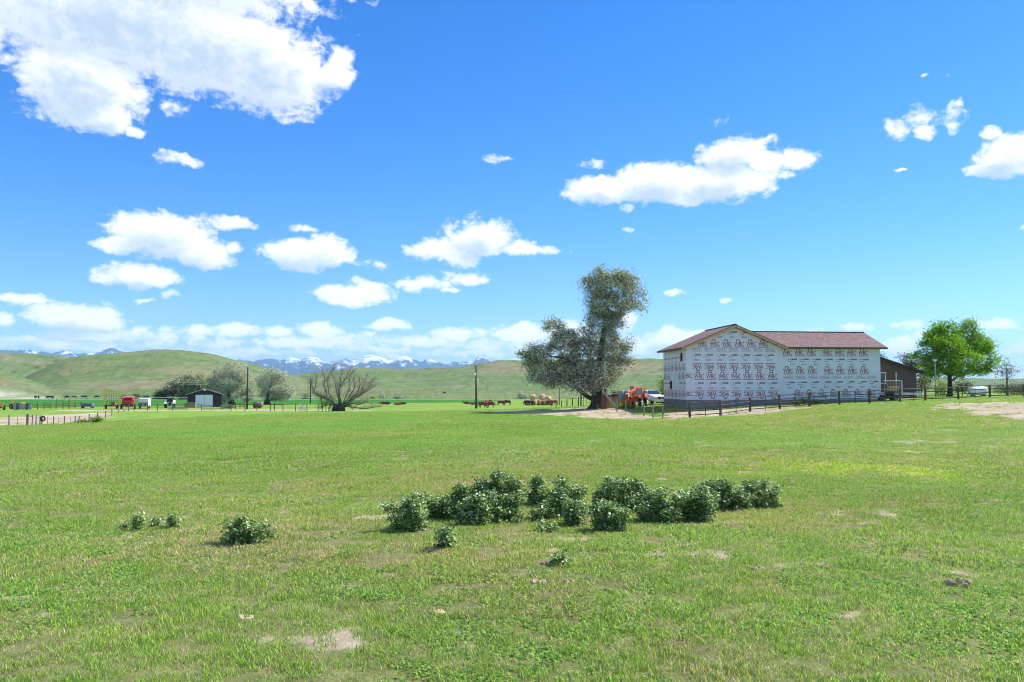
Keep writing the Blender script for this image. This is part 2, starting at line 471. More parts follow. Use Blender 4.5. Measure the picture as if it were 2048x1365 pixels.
# ------------------------------------------------------------------ mesh builder
class MB:
    def __init__(self):
        self.v, self.f, self.c = [], [], []

    def add(self, vs, fs):
        o = len(self.v)
        self.v += [tuple(p) for p in vs]
        self.f += [tuple(i + o for i in q) for q in fs]
        return self

    def box(self, c, s, rz=0.0, rx=0.0, ry=0.0, taper=1.0):
        h = [v / 2 for v in s]
        M = Matrix.Rotation(rz, 3, 'Z') @ Matrix.Rotation(ry, 3, 'Y') @ Matrix.Rotation(rx, 3, 'X')
        vs = []
        for z in (-1, 1):
            k = taper if z > 0 else 1
            for x, y in ((-1, -1), (1, -1), (1, 1), (-1, 1)):
                vs.append(Vector(c) + M @ Vector((x * h[0] * k, y * h[1] * k, z * h[2])))
        return self.add(vs, [(3, 2, 1, 0), (4, 5, 6, 7), (0, 1, 5, 4), (1, 2, 6, 5), (2, 3, 7, 6), (3, 0, 4, 7)])

    def beam(self, a, b, w, h):
        a, b = Vector(a), Vector(b)
        d = (b - a).normalized()
        up = Vector((0, 0, 1)) if abs(d.z) < .95 else Vector((0, 1, 0))
        s = d.cross(up).normalized()
        u = s.cross(d)
        vs = []
        for p in (a, b):
            for i, j in ((-1, -1), (1, -1), (1, 1), (-1, 1)):
                vs.append(p + s * i * w / 2 + u * j * h / 2)
        return self.add(vs, [(3, 2, 1, 0), (4, 5, 6, 7), (0, 1, 5, 4), (1, 2, 6, 5), (2, 3, 7, 6), (3, 0, 4, 7)])

    def path(self, pts, rad, n=6, wob=0.0, cap=True):
        pts = [Vector(p) for p in pts]
        if isinstance(rad, (int, float)):
            rad = [rad] * len(pts)
        o = len(self.v)
        ref = Vector((.31, .2, .93)).normalized()
        for i, p in enumerate(pts):
            d = (pts[min(i + 1, len(pts) - 1)] - pts[max(i - 1, 0)])
            d = d.normalized() if d.length > 1e-9 else Vector((0, 0, 1))
            if abs(d.dot(ref)) > .97:
                ref = Vector((.9, .3, .1)).normalized()
            s = d.cross(ref).normalized()
            u = s.cross(d)
            for k in range(n):
                a = 2 * math.pi * k / n
                rr = rad[i] * (1 + wob * (random.random() - .5) * 2)
                self.v.append(tuple(p + (s * math.cos(a) + u * math.sin(a)) * rr))
        for i in range(len(pts) - 1):
            for k in range(n):
                a, b = o + i * n + k, o + i * n + (k + 1) % n
                self.f.append((a, b, b + n, a + n))
        if cap:
            self.f.append(tuple(o + k for k in reversed(range(n))))
            self.f.append(tuple(o + (len(pts) - 1) * n + k for k in range(n)))
        return self

    def cyl(self, a, b, r, n=12, r2=None):
        return self.path([a, b], [r, r if r2 is None else r2], n)

    def prism(self, poly, a0, a1, axis='x'):
        """poly in the two other axes, extruded from a0 to a1"""
        def mkp(p, a):
            return {'x': (a, p[0], p[1]), 'y': (p[0], a, p[1]), 'z': (p[0], p[1], a)}[axis]
        n = len(poly)
        vs = [mkp(p, a0) for p in poly] + [mkp(p, a1) for p in poly]
        fs = [tuple(range(n)), tuple(reversed(range(n, 2 * n)))] + [(i, i + n, (i + 1) % n + n, (i + 1) % n) for i in range(n)]
        return self.add(vs, fs)

    def slab(self, poly, thick):
        """flat 3d polygon thickened downwards (z)"""
        n = len(poly)
        vs = [Vector(p) for p in poly] + [Vector(p) - Vector((0, 0, thick)) for p in poly]
        fs = [tuple(range(n)), tuple(reversed(range(n, 2 * n)))] + [(i, i + n, (i + 1) % n + n, (i + 1) % n) for i in range(n)]
        return self.add(vs, fs)

    def ball(self, c, r, n=12, m=8, jit=0.0):
        c = Vector(c)
        r = (r, r, r) if isinstance(r, (int, float)) else r
        vs, fs = [c + Vector((0, 0, r[2]))], []
        for j in range(1, m):
            t = math.pi * j / m
            for i in range(n):
                a = 2 * math.pi * i / n
                k = 1 + jit * (random.random() - .5) * 2
                vs.append(c + Vector((r[0] * math.sin(t) * math.cos(a) * k, r[1] * math.sin(t) * math.sin(a) * k, r[2] * math.cos(t) * k)))
        vs.append(c - Vector((0, 0, r[2])))
        for i in range(n):
            fs.append((0, 1 + i, 1 + (i + 1) % n))
            fs.append((len(vs) - 1, 1 + (m - 2) * n + (i + 1) % n, 1 + (m - 2) * n + i))
        for j in range(m - 2):
            for i in range(n):
                a, b = 1 + j * n + i, 1 + j * n + (i + 1) % n
                fs.append((a, a + n, b + n, b))
        return self.add(vs, fs)

    def build(self, name, mat, parent=None, smooth=False, world=None, bevel=0.0):
        vs = self.v
        if world is not None:
            o = world.location
            vs = [(p[0] - o.x, p[1] - o.y, p[2] - o.z) for p in vs]
        me = bpy.data.meshes.new(name)
        me.from_pydata(vs, [], self.f)
        if smooth:
            me.polygons.foreach_set('use_smooth', [True] * len(me.polygons))
        me.materials.append(mat)
        me.update()
        ob = bpy.data.objects.new(name, me)
        COL.objects.link(ob)
        if parent is not None:
            ob.parent = parent
        if bevel:
            bv = ob.modifiers.new('bevel', 'BEVEL')
            bv.width = bevel
            bv.segments = 2
            bv.limit_method = 'ANGLE'
        return ob


def tag(o, label, cat, group=None, kind=None):
    if label:
        o['label'] = label
    if cat:
        o['category'] = cat
    if group:
        o['group'] = group
    if kind:
        o['kind'] = kind
    return o


def root(name, label, cat, loc, rz=0.0, group=None, scale=1.0):
    e = bpy.data.objects.new(name, None)
    e.empty_display_size = .2
    COL.objects.link(e)
    e.location = loc
    e.rotation_euler = (0, 0, rz)
    if scale != 1.0:
        e.scale = (scale,) * 3
    return tag(e, label, cat, group)


def copy_tree(o, parent=None):
    c = o.copy()
    COL.objects.link(c)
    if parent is not None:
        c.parent = parent
    for ch in list(o.children):
        copy_tree(ch, c)
    return c


# ------------------------------------------------------------------ the ground sheet
def poly_world(pp):
    return np.array([tuple(hit(px, row))[:2] for px, row in pp])


def poly_dist(x, y, poly):
    """signed distance, negative inside"""
    n = len(poly)
    inside = np.zeros(x.shape, bool)
    best = np.full(x.shape, 1e9)
    for i in range(n):
        (x0, y0), (x1, y1) = poly[i], poly[(i + 1) % n]
        cond = ((y0 > y) != (y1 > y))
        with np.errstate(divide='ignore', invalid='ignore'):
            xc = (x1 - x0) * (y - y0) / (y1 - y0 + 1e-12) + x0
        inside ^= cond & (x < xc)
        ex, ey = x1 - x0, y1 - y0
        t = np.clip(((x - x0) * ex + (y - y0) * ey) / (ex * ex + ey * ey + 1e-12), 0, 1)
        best = np.minimum(best, np.hypot(x - x0 - t * ex, y - y0 - t * ey))
    return np.where(inside, -best, best)


BARE = [poly_world(p) for p in (
    [(1000, 823), (1100, 820), (1195, 814), (1240, 816), (1275, 823), (1292, 836), (1330, 835), (1310, 842), (1240, 841), (1150, 833), (1050, 829), (985, 826)],
    [(1300, 838), (1330, 828), (1372, 822), (1500, 817), (1585, 813), (1605, 817), (1530, 829), (1440, 835), (1340, 842)],
    [(1865, 813), (1900, 808), (1960, 806), (2048, 805), (2150, 806), (2150, 862), (2048, 841), (1960, 828), (1900, 820)],
    [(-60, 838), (0, 836), (100, 831), (200, 827), (222, 828), (205, 838), (150, 846), (60, 851), (-60, 854)])]
BARE.append(np.array([(-95, 172), (-75, 166), (-55, 172), (-38, 166), (-26, 156), (-27, 150), (-40, 158), (-56, 161), (-76, 159), (-96, 162)], float))
STREAK = [poly_world(p) for p in ([(1648, 897), (1690, 893), (1722, 894), (1690, 898)], [(1755, 884), (1810, 881), (1880, 883), (1820, 887)],
                                  [(1860, 885), (1905, 884), (1930, 887), (1890, 889)], [(1640, 914), (1662, 912), (1664, 916), (1645, 917)],
                                  [(1800, 905), (1840, 902), (1860, 905), (1820, 908)])]


def bare_mask(x, y):
    """0 = sward, 1 = open soil"""
    r = np.hypot(x, y)
    m = np.zeros(x.shape)
    jit = (fbm(x * .6, y * .6, 31, 4) - .5)
    sel = (y > 35) & (y < 200)
    xs, ys = x[sel], y[sel]
    ms = np.zeros(xs.shape)
    for p in BARE:
        ms = np.maximum(ms, 1 - sstep(-.6, 1.2, poly_dist(xs, ys, p) + jit[sel] * 5))
    m[sel] = ms
    sel = (y > 18) & (y < 45)
    xs, ys = x[sel], y[sel]
    ms = np.zeros(xs.shape)
    for p in STREAK:
        ms = np.maximum(ms, .8 * (1 - sstep(-.3, .5, poly_dist(xs, ys, p) + jit[sel] * 1.2)))
    m[sel] = np.maximum(m[sel], ms)
    n1 = fbm(x * .55, y * .9, 41, 4, .6) * .6 + fbm(x * 2.4, y * 3.2, 45, 3) * .4
    spots = sstep(.655, .71, n1) * (1 - sstep(30, 60, r)) * .9
    return np.maximum(m, spots)


def dry_mask(x, y):
    u = x / np.maximum(y, 2)
    d = sstep(.48, .70, fbm(x * .16, y * .10, 51, 4)) * .30 + sstep(.55, .72, fbm(x * .9, y * .6, 53, 3)) * .4 * (1 - sstep(14, 24, np.hypot(x, y)))
    d = d + sstep(.15, .5, u) * sstep(30, 50, y) * .35 + sstep(.05, .3, u) * sstep(17, 22, y) * (1 - sstep(28, 36, y)) * .3
    return np.clip(d, 0, 1)


def bright_mask(x, y):
    c = hit(1800, 945)
    return np.exp(-(((x - c.x) / 4.2) ** 2 + ((y - c.y) / 2.6) ** 2) * 1.1) * sstep(.35, .6, fbm(x * .7, y * .7, 61, 3))


radii = np.concatenate([[0.0], np.geomspace(.4, 3, 20)[:-1], np.geomspace(3, 60, 230)[:-1], np.geomspace(60, 400, 110)[:-1], np.geomspace(400, 5000, 110)[:-1],
                        np.geomspace(5000, 16500, 10)])
angs = np.concatenate([np.linspace(-math.pi, -.80, 50)[:-1], np.linspace(-.80, .80, 440)[:-1], np.linspace(.80, math.pi, 50)[:-1]])
RR, AA = np.meshgrid(radii[1:], angs, indexing='ij')
gx, gy = RR * np.sin(AA), RR * np.cos(AA)
gzz = ground_z(gx, gy)
gzz = np.where(RR > 6000, np.minimum(gzz, 0), gzz)
nr, na = gx.shape
verts = np.empty((nr * na + 1, 3))
verts[0] = (0, 0, gz(0, 0))
verts[1:, 0], verts[1:, 1], verts[1:, 2] = gx.ravel(), gy.ravel(), gzz.ravel()
faces = [(0, 1 + (j + 1) % na, 1 + j) for j in range(na)]
idx = np.arange(nr * na).reshape(nr, na) + 1
q = np.stack([idx[:-1], np.roll(idx[:-1], -1, 1), np.roll(idx[1:], -1, 1), idx[1:]], -1).reshape(-1, 4)
faces += [tuple(int(i) for i in r_) for r_ in q]
gme = bpy.data.meshes.new('ground')
gme.from_pydata([tuple(p) for p in verts], [], faces)
gme.polygons.foreach_set('use_smooth', [True] * len(gme.polygons))
vx, vy = verts[:, 0], verts[:, 1]
vr = np.hypot(vx, vy)


def lerp(a, b, t):
    return a + (np.asarray(b) - a) * t[:, None]


GR = np.array((.185, .285, .045))
col = np.tile(GR, (len(vx), 1))
lush = sstep(.4, .65, fbm(vx * .05, vy * .035, 71, 4))
col = lerp(col, (.165, .31, .038), lush * .8)
col = lerp(col, (.27, .265, .12), dry_mask(vx, vy) * .75)
col = lerp(col, (.30, .40, .03), bright_mask(vx, vy) * .9)
far = sstep(90, 170, vr)
col = lerp(col, (.175, .295, .038), far * .6)
# crop land in the valley
va = np.arctan2(vx, np.maximum(vy, 1e-3))
vpx = 1024 + np.tan(np.clip(va, -1.3, 1.3)) * F
ylo = np.interp(vpx, [0, 300, 640, 1000], [196, 200, 232, 268])
crop = sstep(0, 6, vy - ylo) * (1 - sstep(318, 326, vy)) * (1 - sstep(985, 1015, vpx)) * (vy > 0)
col = lerp(col, (.030, .165, .012), crop)
# the dry foot of the hills, then the hills themselves
pale = sstep(326, 336, vy) * (1 - sstep(380, 410, vy)) * (1 - sstep(60, 150, vpx)) * sstep(.3, .5, fbm(vx * .03, vy * .01, 5, 3))
hn = fbm(vx / 70, vy / 70, 81, 5, .55)
hn2 = fbm(vx / 14, vy / 14, 85, 4, .6)
hill = lerp(lerp(np.tile(np.array((.118, .182, .056)), (len(vx), 1)), (.155, .188, .074), sstep(.42, .68, hn)), (.115, .155, .055), sstep(.5, .75, hn2) * .75)
hill = lerp(hill, (.24, .19, .12), sstep(.60, .75, fbm(vx / 110 + 7, vy / 60, 88, 4)) * .7)
hill = lerp(hill, (.03, .05, .022), sstep(.70, .74, fbm(vx / 9, vy / 22, 91, 3)) * sstep(.5, .62, fbm(vx / 120, vy / 120, 95, 2)) * .9)
trail = sstep(.56, .70, fbm(va * 260, verts[:, 2] / 1.1, 97, 3))
hill = lerp(hill, (.25, .25, .13), trail * .3)
hill = lerp(hill, (.085, .135, .04), sstep(.58, .72, fbm(va * 190 + 9, verts[:, 2] / 2.2, 98, 3)) * .4)
toe = sstep(326, 336, vy) * sstep(320, 345, vr)
col = col + (hill - col) * toe[:, None]
col = lerp(col, (.46, .45, .36), pale * .8)
bm_ = bare_mask(vx, vy)
soil = lerp(np.tile(np.array((.38, .30, .215)), (len(vx), 1)), (.49, .405, .30), fbm(vx * .8, vy * .8, 99, 4))
col = col * (.72 + .56 * fbm(vx * .45, vy * .30, 151, 4, .6))[:, None]
thatch_shade = 1 - sstep(55, 85, vr)  # near ground colour darkened: thatch plus painted shade in gaps between blades
col = lerp(col * (1 - .15 * thatch_shade)[:, None], (.165, .145, .075), .62 * (1 - sstep(18, 45, vr)))
col = col + (soil - col) * bm_[:, None]
ca = gme.color_attributes.new('col', 'FLOAT_COLOR', 'POINT')
ca.data.foreach_set('color', np.hstack([col, np.ones((len(vx), 1))]).astype(np.float32).ravel())
gat = gme.attributes.new('turf', 'FLOAT', 'POINT')
gat.data.foreach_set('value', ((1 - bm_) * (1 - sstep(250, 500, vr))).astype(np.float32))
gmat, t = new_mat('pasture')
o_ = N(t, 'ShaderNodeOutputMaterial')
b_ = N(t, 'ShaderNodeBsdfPrincipled')
b_.inputs['Roughness'].default_value = .95
b_.inputs['Specular IOR Level'].default_value = .1
t.links.new(b_.outputs[0], o_.inputs[0])
at = N(t, 'ShaderNodeAttribute', attribute_name='col')
tf = N(t, 'ShaderNodeAttribute', attribute_name='turf')
tcx = N(t, 'ShaderNodeTexCoord')
ns = []
for sc_, de in ((.9, 3), (6.0, 4), (38.0, 3), (.11, 6)):
    n_ = N(t, 'ShaderNodeTexNoise')
    n_.inputs['Scale'].default_value = sc_
    n_.inputs['Detail'].default_value = de
    n_.inputs['Roughness'].default_value = .7
    t.links.new(tcx.outputs['Object'], n_.inputs['Vector'])
    ns.append(n_)
mul = math_node(t, 'ADD', math_node(t, 'MULTIPLY_ADD', ns[0].outputs['Fac'], .5, .05),
                math_node(t, 'ADD', math_node(t, 'MULTIPLY_ADD', ns[1].outputs['Fac'], 1.0, 0), math_node(t, 'MULTIPLY', ns[2].outputs['Fac'], .35)))
farn = math_node(t, 'MULTIPLY', math_node(t, 'MULTIPLY_ADD', ns[3].outputs['Fac'], .9, -.47), math_node(t, 'SUBTRACT', 1.0, tf.outputs['Fac']))
mul = math_node(t, 'ADD', mul, farn)
mulv = N(t, 'ShaderNodeVectorMath', operation='SCALE')
t.links.new(at.outputs['Color'], mulv.inputs[0])
t.links.new(mul, mulv.inputs['Scale'])
# straw showing through the turf
st = N(t, 'ShaderNodeMapRange')
t.links.new(ns[1].outputs['Fac'], st.inputs[0])
st.inputs[1].default_value = .5
st.inputs[2].default_value = .78
stf = math_node(t, 'MULTIPLY', math_node(t, 'MULTIPLY', st.outputs[0], tf.outputs['Fac']), .55)
smx = N(t, 'ShaderNodeMix', data_type='RGBA')
t.links.new(stf, smx.inputs['Factor'])
t.links.new(mulv.outputs[0], smx.inputs['A'])
smx.inputs['B'].default_value = (.27, .25, .12, 1)
t.links.new(smx.outputs['Result'], b_.inputs['Base Color'])
bp_ = N(t, 'ShaderNodeBump')
bp_.inputs['Strength'].default_value = .55
bp_.inputs['Distance'].default_value = .06
hsum = math_node(t, 'MULTIPLY_ADD', ns[1].outputs['Fac'], 1.6, math_node(t, 'MULTIPLY', ns[2].outputs['Fac'], .8))
t.links.new(hsum, bp_.inputs['Height'])
t.links.new(bp_.outputs[0], b_.inputs['Normal'])
gme.materials.append(gmat)
ground = bpy.data.objects.new('ground', gme)
COL.objects.link(ground)
tag(ground, 'green grazed pasture running down to a valley and grassy hills', None, kind='structure')

# ------------------------------------------------------------------ mountains
SKY_M = [(-1200, 735), (-600, 715), (-300, 712), (-120, 704), (-40, 702), (0, 700), (20, 702), (35, 701), (50, 698.5), (60, 701), (72, 705), (82, 703), (100, 708), (112, 704), (130, 700), (140, 704), (150, 708),
         (165, 707), (182, 706), (195, 704), (205, 700), (217, 696.5), (225, 697), (238, 702), (250, 706), (265, 709), (300, 712), (360, 716), (440, 717), (470, 718), (490, 721),
         (505, 724), (520, 719), (545, 718), (560, 720), (570, 718), (582, 715), (600, 720), (612, 715), (622, 714), (635, 717), (648, 726), (660, 724), (675, 722), (690, 717), (700, 721),
         (715, 718), (730, 711), (742, 710.5), (757, 713), (775, 720), (785, 719), (795, 713), (805, 711.5), (815, 713), (830, 720), (840, 724), (850, 720), (858, 718), (870, 722), (885, 727),
         (900, 723), (915, 724), (935, 724), (945, 722), (955, 714), (965, 713), (975, 718), (985, 720), (1000, 721), (1020, 719), (1060, 716), (1120, 719), (1180, 716), (1225, 721), (1260, 719), (1275, 717),
         (1290, 722), (1400, 722), (1600, 735), (1900, 762), (2300, 775), (3000, 770)]
MR = 15000.0
mang = np.concatenate([np.linspace(-1.0, -.62, 60)[:-1], np.linspace(-.62, .25, 900)[:-1], np.linspace(.25, .9, 80)])
mt = np.linspace(0, 1, 44)
AZ, T = np.meshgrid(mang, mt, indexing='ij')
srow = interp_px(SKY_M, AZ)
htop = np.maximum((HOR - srow) / F * MR * np.cos(AZ), 5)
arc = AZ * MR
rid = 1 - np.abs(2 * fbm(arc / 700, T * 3.0 + arc / 2600, 301, 5, .55) - 1)
prof_ = 1 - T ** .8
spur = (rid - .75) * (1 - T) ** .0 * T ** .5 * 260 * np.clip(htop / 500, .2, 1)
zt = htop * prof_ + spur + (fbm(arc / 120, T * 9, 311, 4) - .5) * 60 * T ** .5 + (fbm(arc / 55, T * 0 + 3, 321, 3) - .5) * 22 * (1 - T)
rr_ = MR - T * 3200 + (rid - .7) * 900 * T * (1 - T)
zt = np.maximum(zt, -30)
mv = np.stack([rr_ * np.sin(AZ), rr_ * np.cos(AZ), zt], -1)
back = np.stack([(MR + 900) * np.sin(mang), (MR + 900) * np.cos(mang), np.full(mang.shape, -30.0)], -1)[:, None]
mv = np.concatenate([back, mv], 1)
na_, nb_ = mv.shape[:2]
ii = np.arange(na_ * nb_).reshape(na_, nb_)
mf = np.stack([ii[:-1, :-1], ii[:-1, 1:], ii[1:, 1:], ii[1:, :-1]], -1).reshape(-1, 4)
mme = bpy.data.meshes.new('mountains')
mme.from_pydata([tuple(p) for p in mv.reshape(-1, 3)], [], [tuple(int(i) for i in f) for f in mf])
mme.polygons.foreach_set('use_smooth', [True] * len(mme.polygons))
mz = mv[..., 2]
arcb = np.concatenate([arc[:, :1], arc], 1)
Tb = np.concatenate([T[:, :1], T], 1)
snown = fbm(arcb / 130, Tb * 22, 331, 5, .62)
snowl = fbm(arcb / 1500, Tb * 2, 341, 2)
line = 450 + (snowl - .5) * 240 + 100 * (arcb < -.40 * MR)
snow = sstep(.50, .66, snown + (mz - line) / 520)
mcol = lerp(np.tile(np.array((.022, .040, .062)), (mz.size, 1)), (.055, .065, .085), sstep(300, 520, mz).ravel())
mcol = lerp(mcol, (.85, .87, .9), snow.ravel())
ca = mme.color_attributes.new('col', 'FLOAT_COLOR', 'POINT')
ca.data.foreach_set('color', np.hstack([mcol, np.ones((mz.size, 1))]).astype(np.float32).ravel())
mm, t = new_mat('mountain_rock_and_snow')
o_ = N(t, 'ShaderNodeOutputMaterial')
b_ = N(t, 'ShaderNodeBsdfPrincipled')
b_.inputs['Roughness'].default_value = .9
b_.inputs['Specular IOR Level'].default_value = .1
at = N(t, 'ShaderNodeAttribute', attribute_name='col')
t.links.new(at.outputs['Color'], b_.inputs['Base Color'])
t.links.new(b_.outputs[0], o_.inputs[0])
mme.materials.append(mm)
mo = bpy.data.objects.new('mountains', mme)
COL.objects.link(mo)
tag(mo, 'blue mountain range streaked with snow behind the hills', None, kind='structure')

# ------------------------------------------------------------------ haze
HAZE = 6.5e-5
hme = bpy.data.meshes.new('haze')
hb = MB().box((0, 0, 384), (36000, 36000, 832))
hme.from_pydata(hb.v, [], hb.f)
hm, t = new_mat('haze_air')
o_ = N(t, 'ShaderNodeOutputMaterial')
pv = N(t, 'ShaderNodeVolumePrincipled')
pv.inputs['Color'].default_value = (.40, .70, 1.0, 1)
pv.inputs['Density'].default_value = HAZE
pv.inputs['Anisotropy'].default_value = 0.1
t.links.new(pv.outputs[0], o_.inputs['Volume'])
hme.materials.append(hm)
hz = bpy.data.objects.new('haze', hme)
COL.objects.link(hz)
hz['kind'] = 'stuff'

# ================================================================== plants
def ortho(d):
    d = d / np.linalg.norm(d, axis=1, keepdims=True)
    ref = np.where(np.abs(d[:, 2:3]) < .9, np.array([[0, 0, 1.0]]), np.array([[1.0, 0, 0]]))
    s = np.cross(d, ref)
    s /= np.linalg.norm(s, axis=1, keepdims=True)
    return d, s, np.cross(s, d)


def leaves_mesh(name, cen, size, palette, weights, r, aspect=.55, up=0.35, fold=.25, mat=None, droop=0.0):
    """one small folded leaf (two quads... four triangles) at every centre"""
    n = len(cen)
    nrm = r.normal(size=(n, 3))
    nrm[:, 2] = np.abs(nrm[:, 2]) * (1 + up) + up * .6
    nrm, s, u = ortho(nrm)
    th = r.uniform(0, 2 * math.pi, (n, 1))
    a = s * np.cos(th) + u * np.sin(th)
    a[:, 2] -= droop
    a /= np.linalg.norm(a, axis=1, keepdims=True)
    b = np.cross(nrm, a)
    b /= np.linalg.norm(b, axis=1, keepdims=True)
    L = (size * r.uniform(.65, 1.35, (n, 1)))
    Wd = L * aspect
    base, tip = cen - a * L * .5, cen + a * L * .5
    l_ = cen + b * Wd * .5 + nrm * L * fold * .5
    r_ = cen - b * Wd * .5 + nrm * L * fold * .5
    v = np.stack([base, l_, tip, r_], 1).reshape(-1, 3)
    k = np.arange(n) * 4
    f = np.concatenate([np.stack([k, k + 1, k + 2], 1), np.stack([k, k + 2, k + 3], 1)])
    me = bpy.data.meshes.new(name)
    me.vertices.add(len(v))
    me.vertices.foreach_set('co', v.astype(np.float32).ravel())
    me.loops.add(f.size)
    me.loops.foreach_set('vertex_index', f.astype(np.int32).ravel())
    me.polygons.add(len(f))
    me.polygons.foreach_set('loop_start', np.arange(0, f.size, 3, dtype=np.int32))
    me.update(calc_edges=True)
    pal = np.array(palette, float)
    pick = r.choice(len(pal), n, p=np.array(weights, float) / sum(weights))
    c = pal[pick] * r.uniform(.75, 1.25, (n, 1))
    c4 = np.repeat(np.hstack([c, np.ones((n, 1))]), 4, 0)
    ca = me.color_attributes.new('col', 'FLOAT_COLOR', 'POINT')
    ca.data.foreach_set('color', c4.astype(np.float32).ravel())
    me.materials.append(mat)
    return me


def crown_points(lobes, n, clump, per, r, shell=.55):
    """clumps of leaves spread through ellipsoids; lobes = (centre, radii, weight)"""
    w = np.array([l[2] for l in lobes], float)
    nc = max(3, int(n / per))
    pick = r.choice(len(lobes), nc, p=w / w.sum())
    cen = np.array([tuple(l[0]) for l in lobes])[pick]
    rad = np.array([tuple(l[1]) for l in lobes])[pick]
    d = r.normal(size=(nc, 3))
    d /= np.linalg.norm(d, axis=1, keepdims=True)
    rr = r.uniform(0, 1, (nc, 1)) ** (1 / 3) * (1 - shell) + shell * r.uniform(.6, 1.05, (nc, 1))
    cc = cen + d * rr * rad
    cs = clump * r.uniform(.6, 1.4, (nc, 1))
    pts = np.repeat(cc, per, 0) + r.normal(size=(nc * per, 3)) * np.repeat(cs, per, 0) * np.array([[1, 1, .75]])
    return pts, cc


def curve_pts(a, b, bend, k=5, seed=0):
    a, b = Vector(a), Vector(b)
    rr = random.Random(seed)
    d = (b - a)
    off = Vector((rr.uniform(-1, 1), rr.uniform(-1, 1), rr.uniform(-.3, .6))) * bend * d.length
    out = []
    for i in range(k + 1):
        t_ = i / k
        out.append(a + d * t_ + off * math.sin(math.pi * t_) + Vector((rr.uniform(-1, 1), rr.uniform(-1, 1), rr.uniform(-1, 1))) * .03 * d.length * (0 < i < k))
    return out


BARK = mk('bark_grey_brown', (.085, .068, .052), .95, .35, 3, .6, stretch=(1, 1, .3))
BARK_PALE = mk('bark_bleached', (.26, .21, .165), .95, .45, 2.5, .5, stretch=(1, 1, .4))
LEAFM = leaf_mat('leaf_tissue')
SILVERM = leaf_mat('silver_leaf_tissue', .22, .7, .15)


def make_tree(name, label, base, lobes, n, leaf, palette, weights, trunk, seed, clump=.5, per=14, group=None, mat=None, up=.35, limbs=9, cat='tree', shell=.55, twigs=0, barkm=None, tw_len=1.2):
    """lobes as (Vector centre, (rx, ry, rz), weight) in world; trunk = [(point, radius)...]"""
    r = np.random.default_rng(seed)
    e = root(name, label, cat, base, 0, group)
    barkm = barkm or BARK
    m = MB()
    m.path([p for p, _ in trunk], [q_ for _, q_ in trunk], 10, .08)
    # root flare
    b0, r0 = trunk[0]
    for k in range(5):
        a = k * 1.26 + seed
        m.path([Vector(b0) + Vector((math.cos(a), math.sin(a), -.1)) * r0 * 1.9 + Vector((0, 0, -.05)), Vector(b0) + Vector((math.cos(a) * .9, math.sin(a) * .9, .35)) * r0,
                Vector(b0) + Vector((math.cos(a) * .4, math.sin(a) * .4, 1.6)) * r0], [r0 * .18, r0 * .33, r0 * .3], 6)
    m.build('trunk', barkm, e, True, e)
    pts, cc = crown_points(lobes, n, clump, per, r, shell)
    order = sorted(range(len(lobes)), key=lambda i: -lobes[i][2])
    for j, i in enumerate(order[:limbs]):
        c = Vector(lobes[i][0])
        k = min(range(len(trunk)), key=lambda q_: abs((trunk[q_][0][2]) - (c.z - .55 * (c - Vector(trunk[q_][0])).to_2d().length)))
        k = max(1, k)
        st, r1 = Vector(trunk[k][0]), trunk[k][1]
        lm = MB()
        pp = curve_pts(st, c + Vector((0, 0, lobes[i][1][2] * .3)), .10, 6, seed * 31 + j)
        rb = min(r1 * .42, .028 * (c - st).length + .04)
        lm.path(pp, [rb * (1 - .85 * q_ / 6) for q_ in range(7)], 7, .06)
        tw = MB()
        near = [Vector(x_) for x_ in cc if (Vector(x_) - c).length < max(lobes[i][1]) * 1.1][:16]
        for q_, tpt in enumerate(near):
            src = min(pp[2:], key=lambda w_: (w_ - tpt).length)
            tw.path(curve_pts(src, tpt, .12, 3, seed + q_), [rb * .28, rb * .2, rb * .12, rb * .05], 4, 0, False)
        for q_ in range(twigs):
            tpt = Vector(cc[r.integers(len(cc))])
            out = (tpt - Vector(trunk[-1][0])).normalized() if q_ % 2 else (tpt - c).normalized()
            end = tpt + (out + Vector((0, 0, .8))).normalized() * tw_len * r.uniform(.6, 1.4)
            tw.path(curve_pts(tpt, end, .15, 3, q_ + j), [.022, .018, .013, .006], 3, 0, False)
        lo_ = lm.build('limb', barkm, e, True, e)
        if tw.v:
            tw.build('twigs', barkm, lo_, True, e)['kind'] = 'stuff'
    me = leaves_mesh('crown', pts - np.array(tuple(e.location)), leaf, palette, weights, r, mat=mat or LEAFM, up=up)
    ob = bpy.data.objects.new('crown', me)
    COL.objects.link(ob)
    ob.parent = e
    ob['kind'] = 'stuff'
    return e


def lob(px, row, d, rx, ry, dy=0.0, deep=None, w=None):
    """an ellipsoid of foliage seen around a photo point; rx, ry in photo pixels at that depth"""
    k = d / F
    c = P(px, row, d + dy)
    R = (rx * k, (deep if deep else rx * k * .9), ry * k)
    return (c, R, w if w else (R[0] * R[1] * R[2]) ** .75)


# --- big poplar
d = 95.0
tb = G(1192, d)


def c5(x, y, dd=d):
    return P(1000 + x / 4.265, 520 + y / 4.265, dd)


def l5(x, y, rx, ry, dy=0, dp=None):
    return lob(1000 + x / 4.265, 520 + y / 4.265, d, rx / 4.265, ry / 4.265, dy, dp)


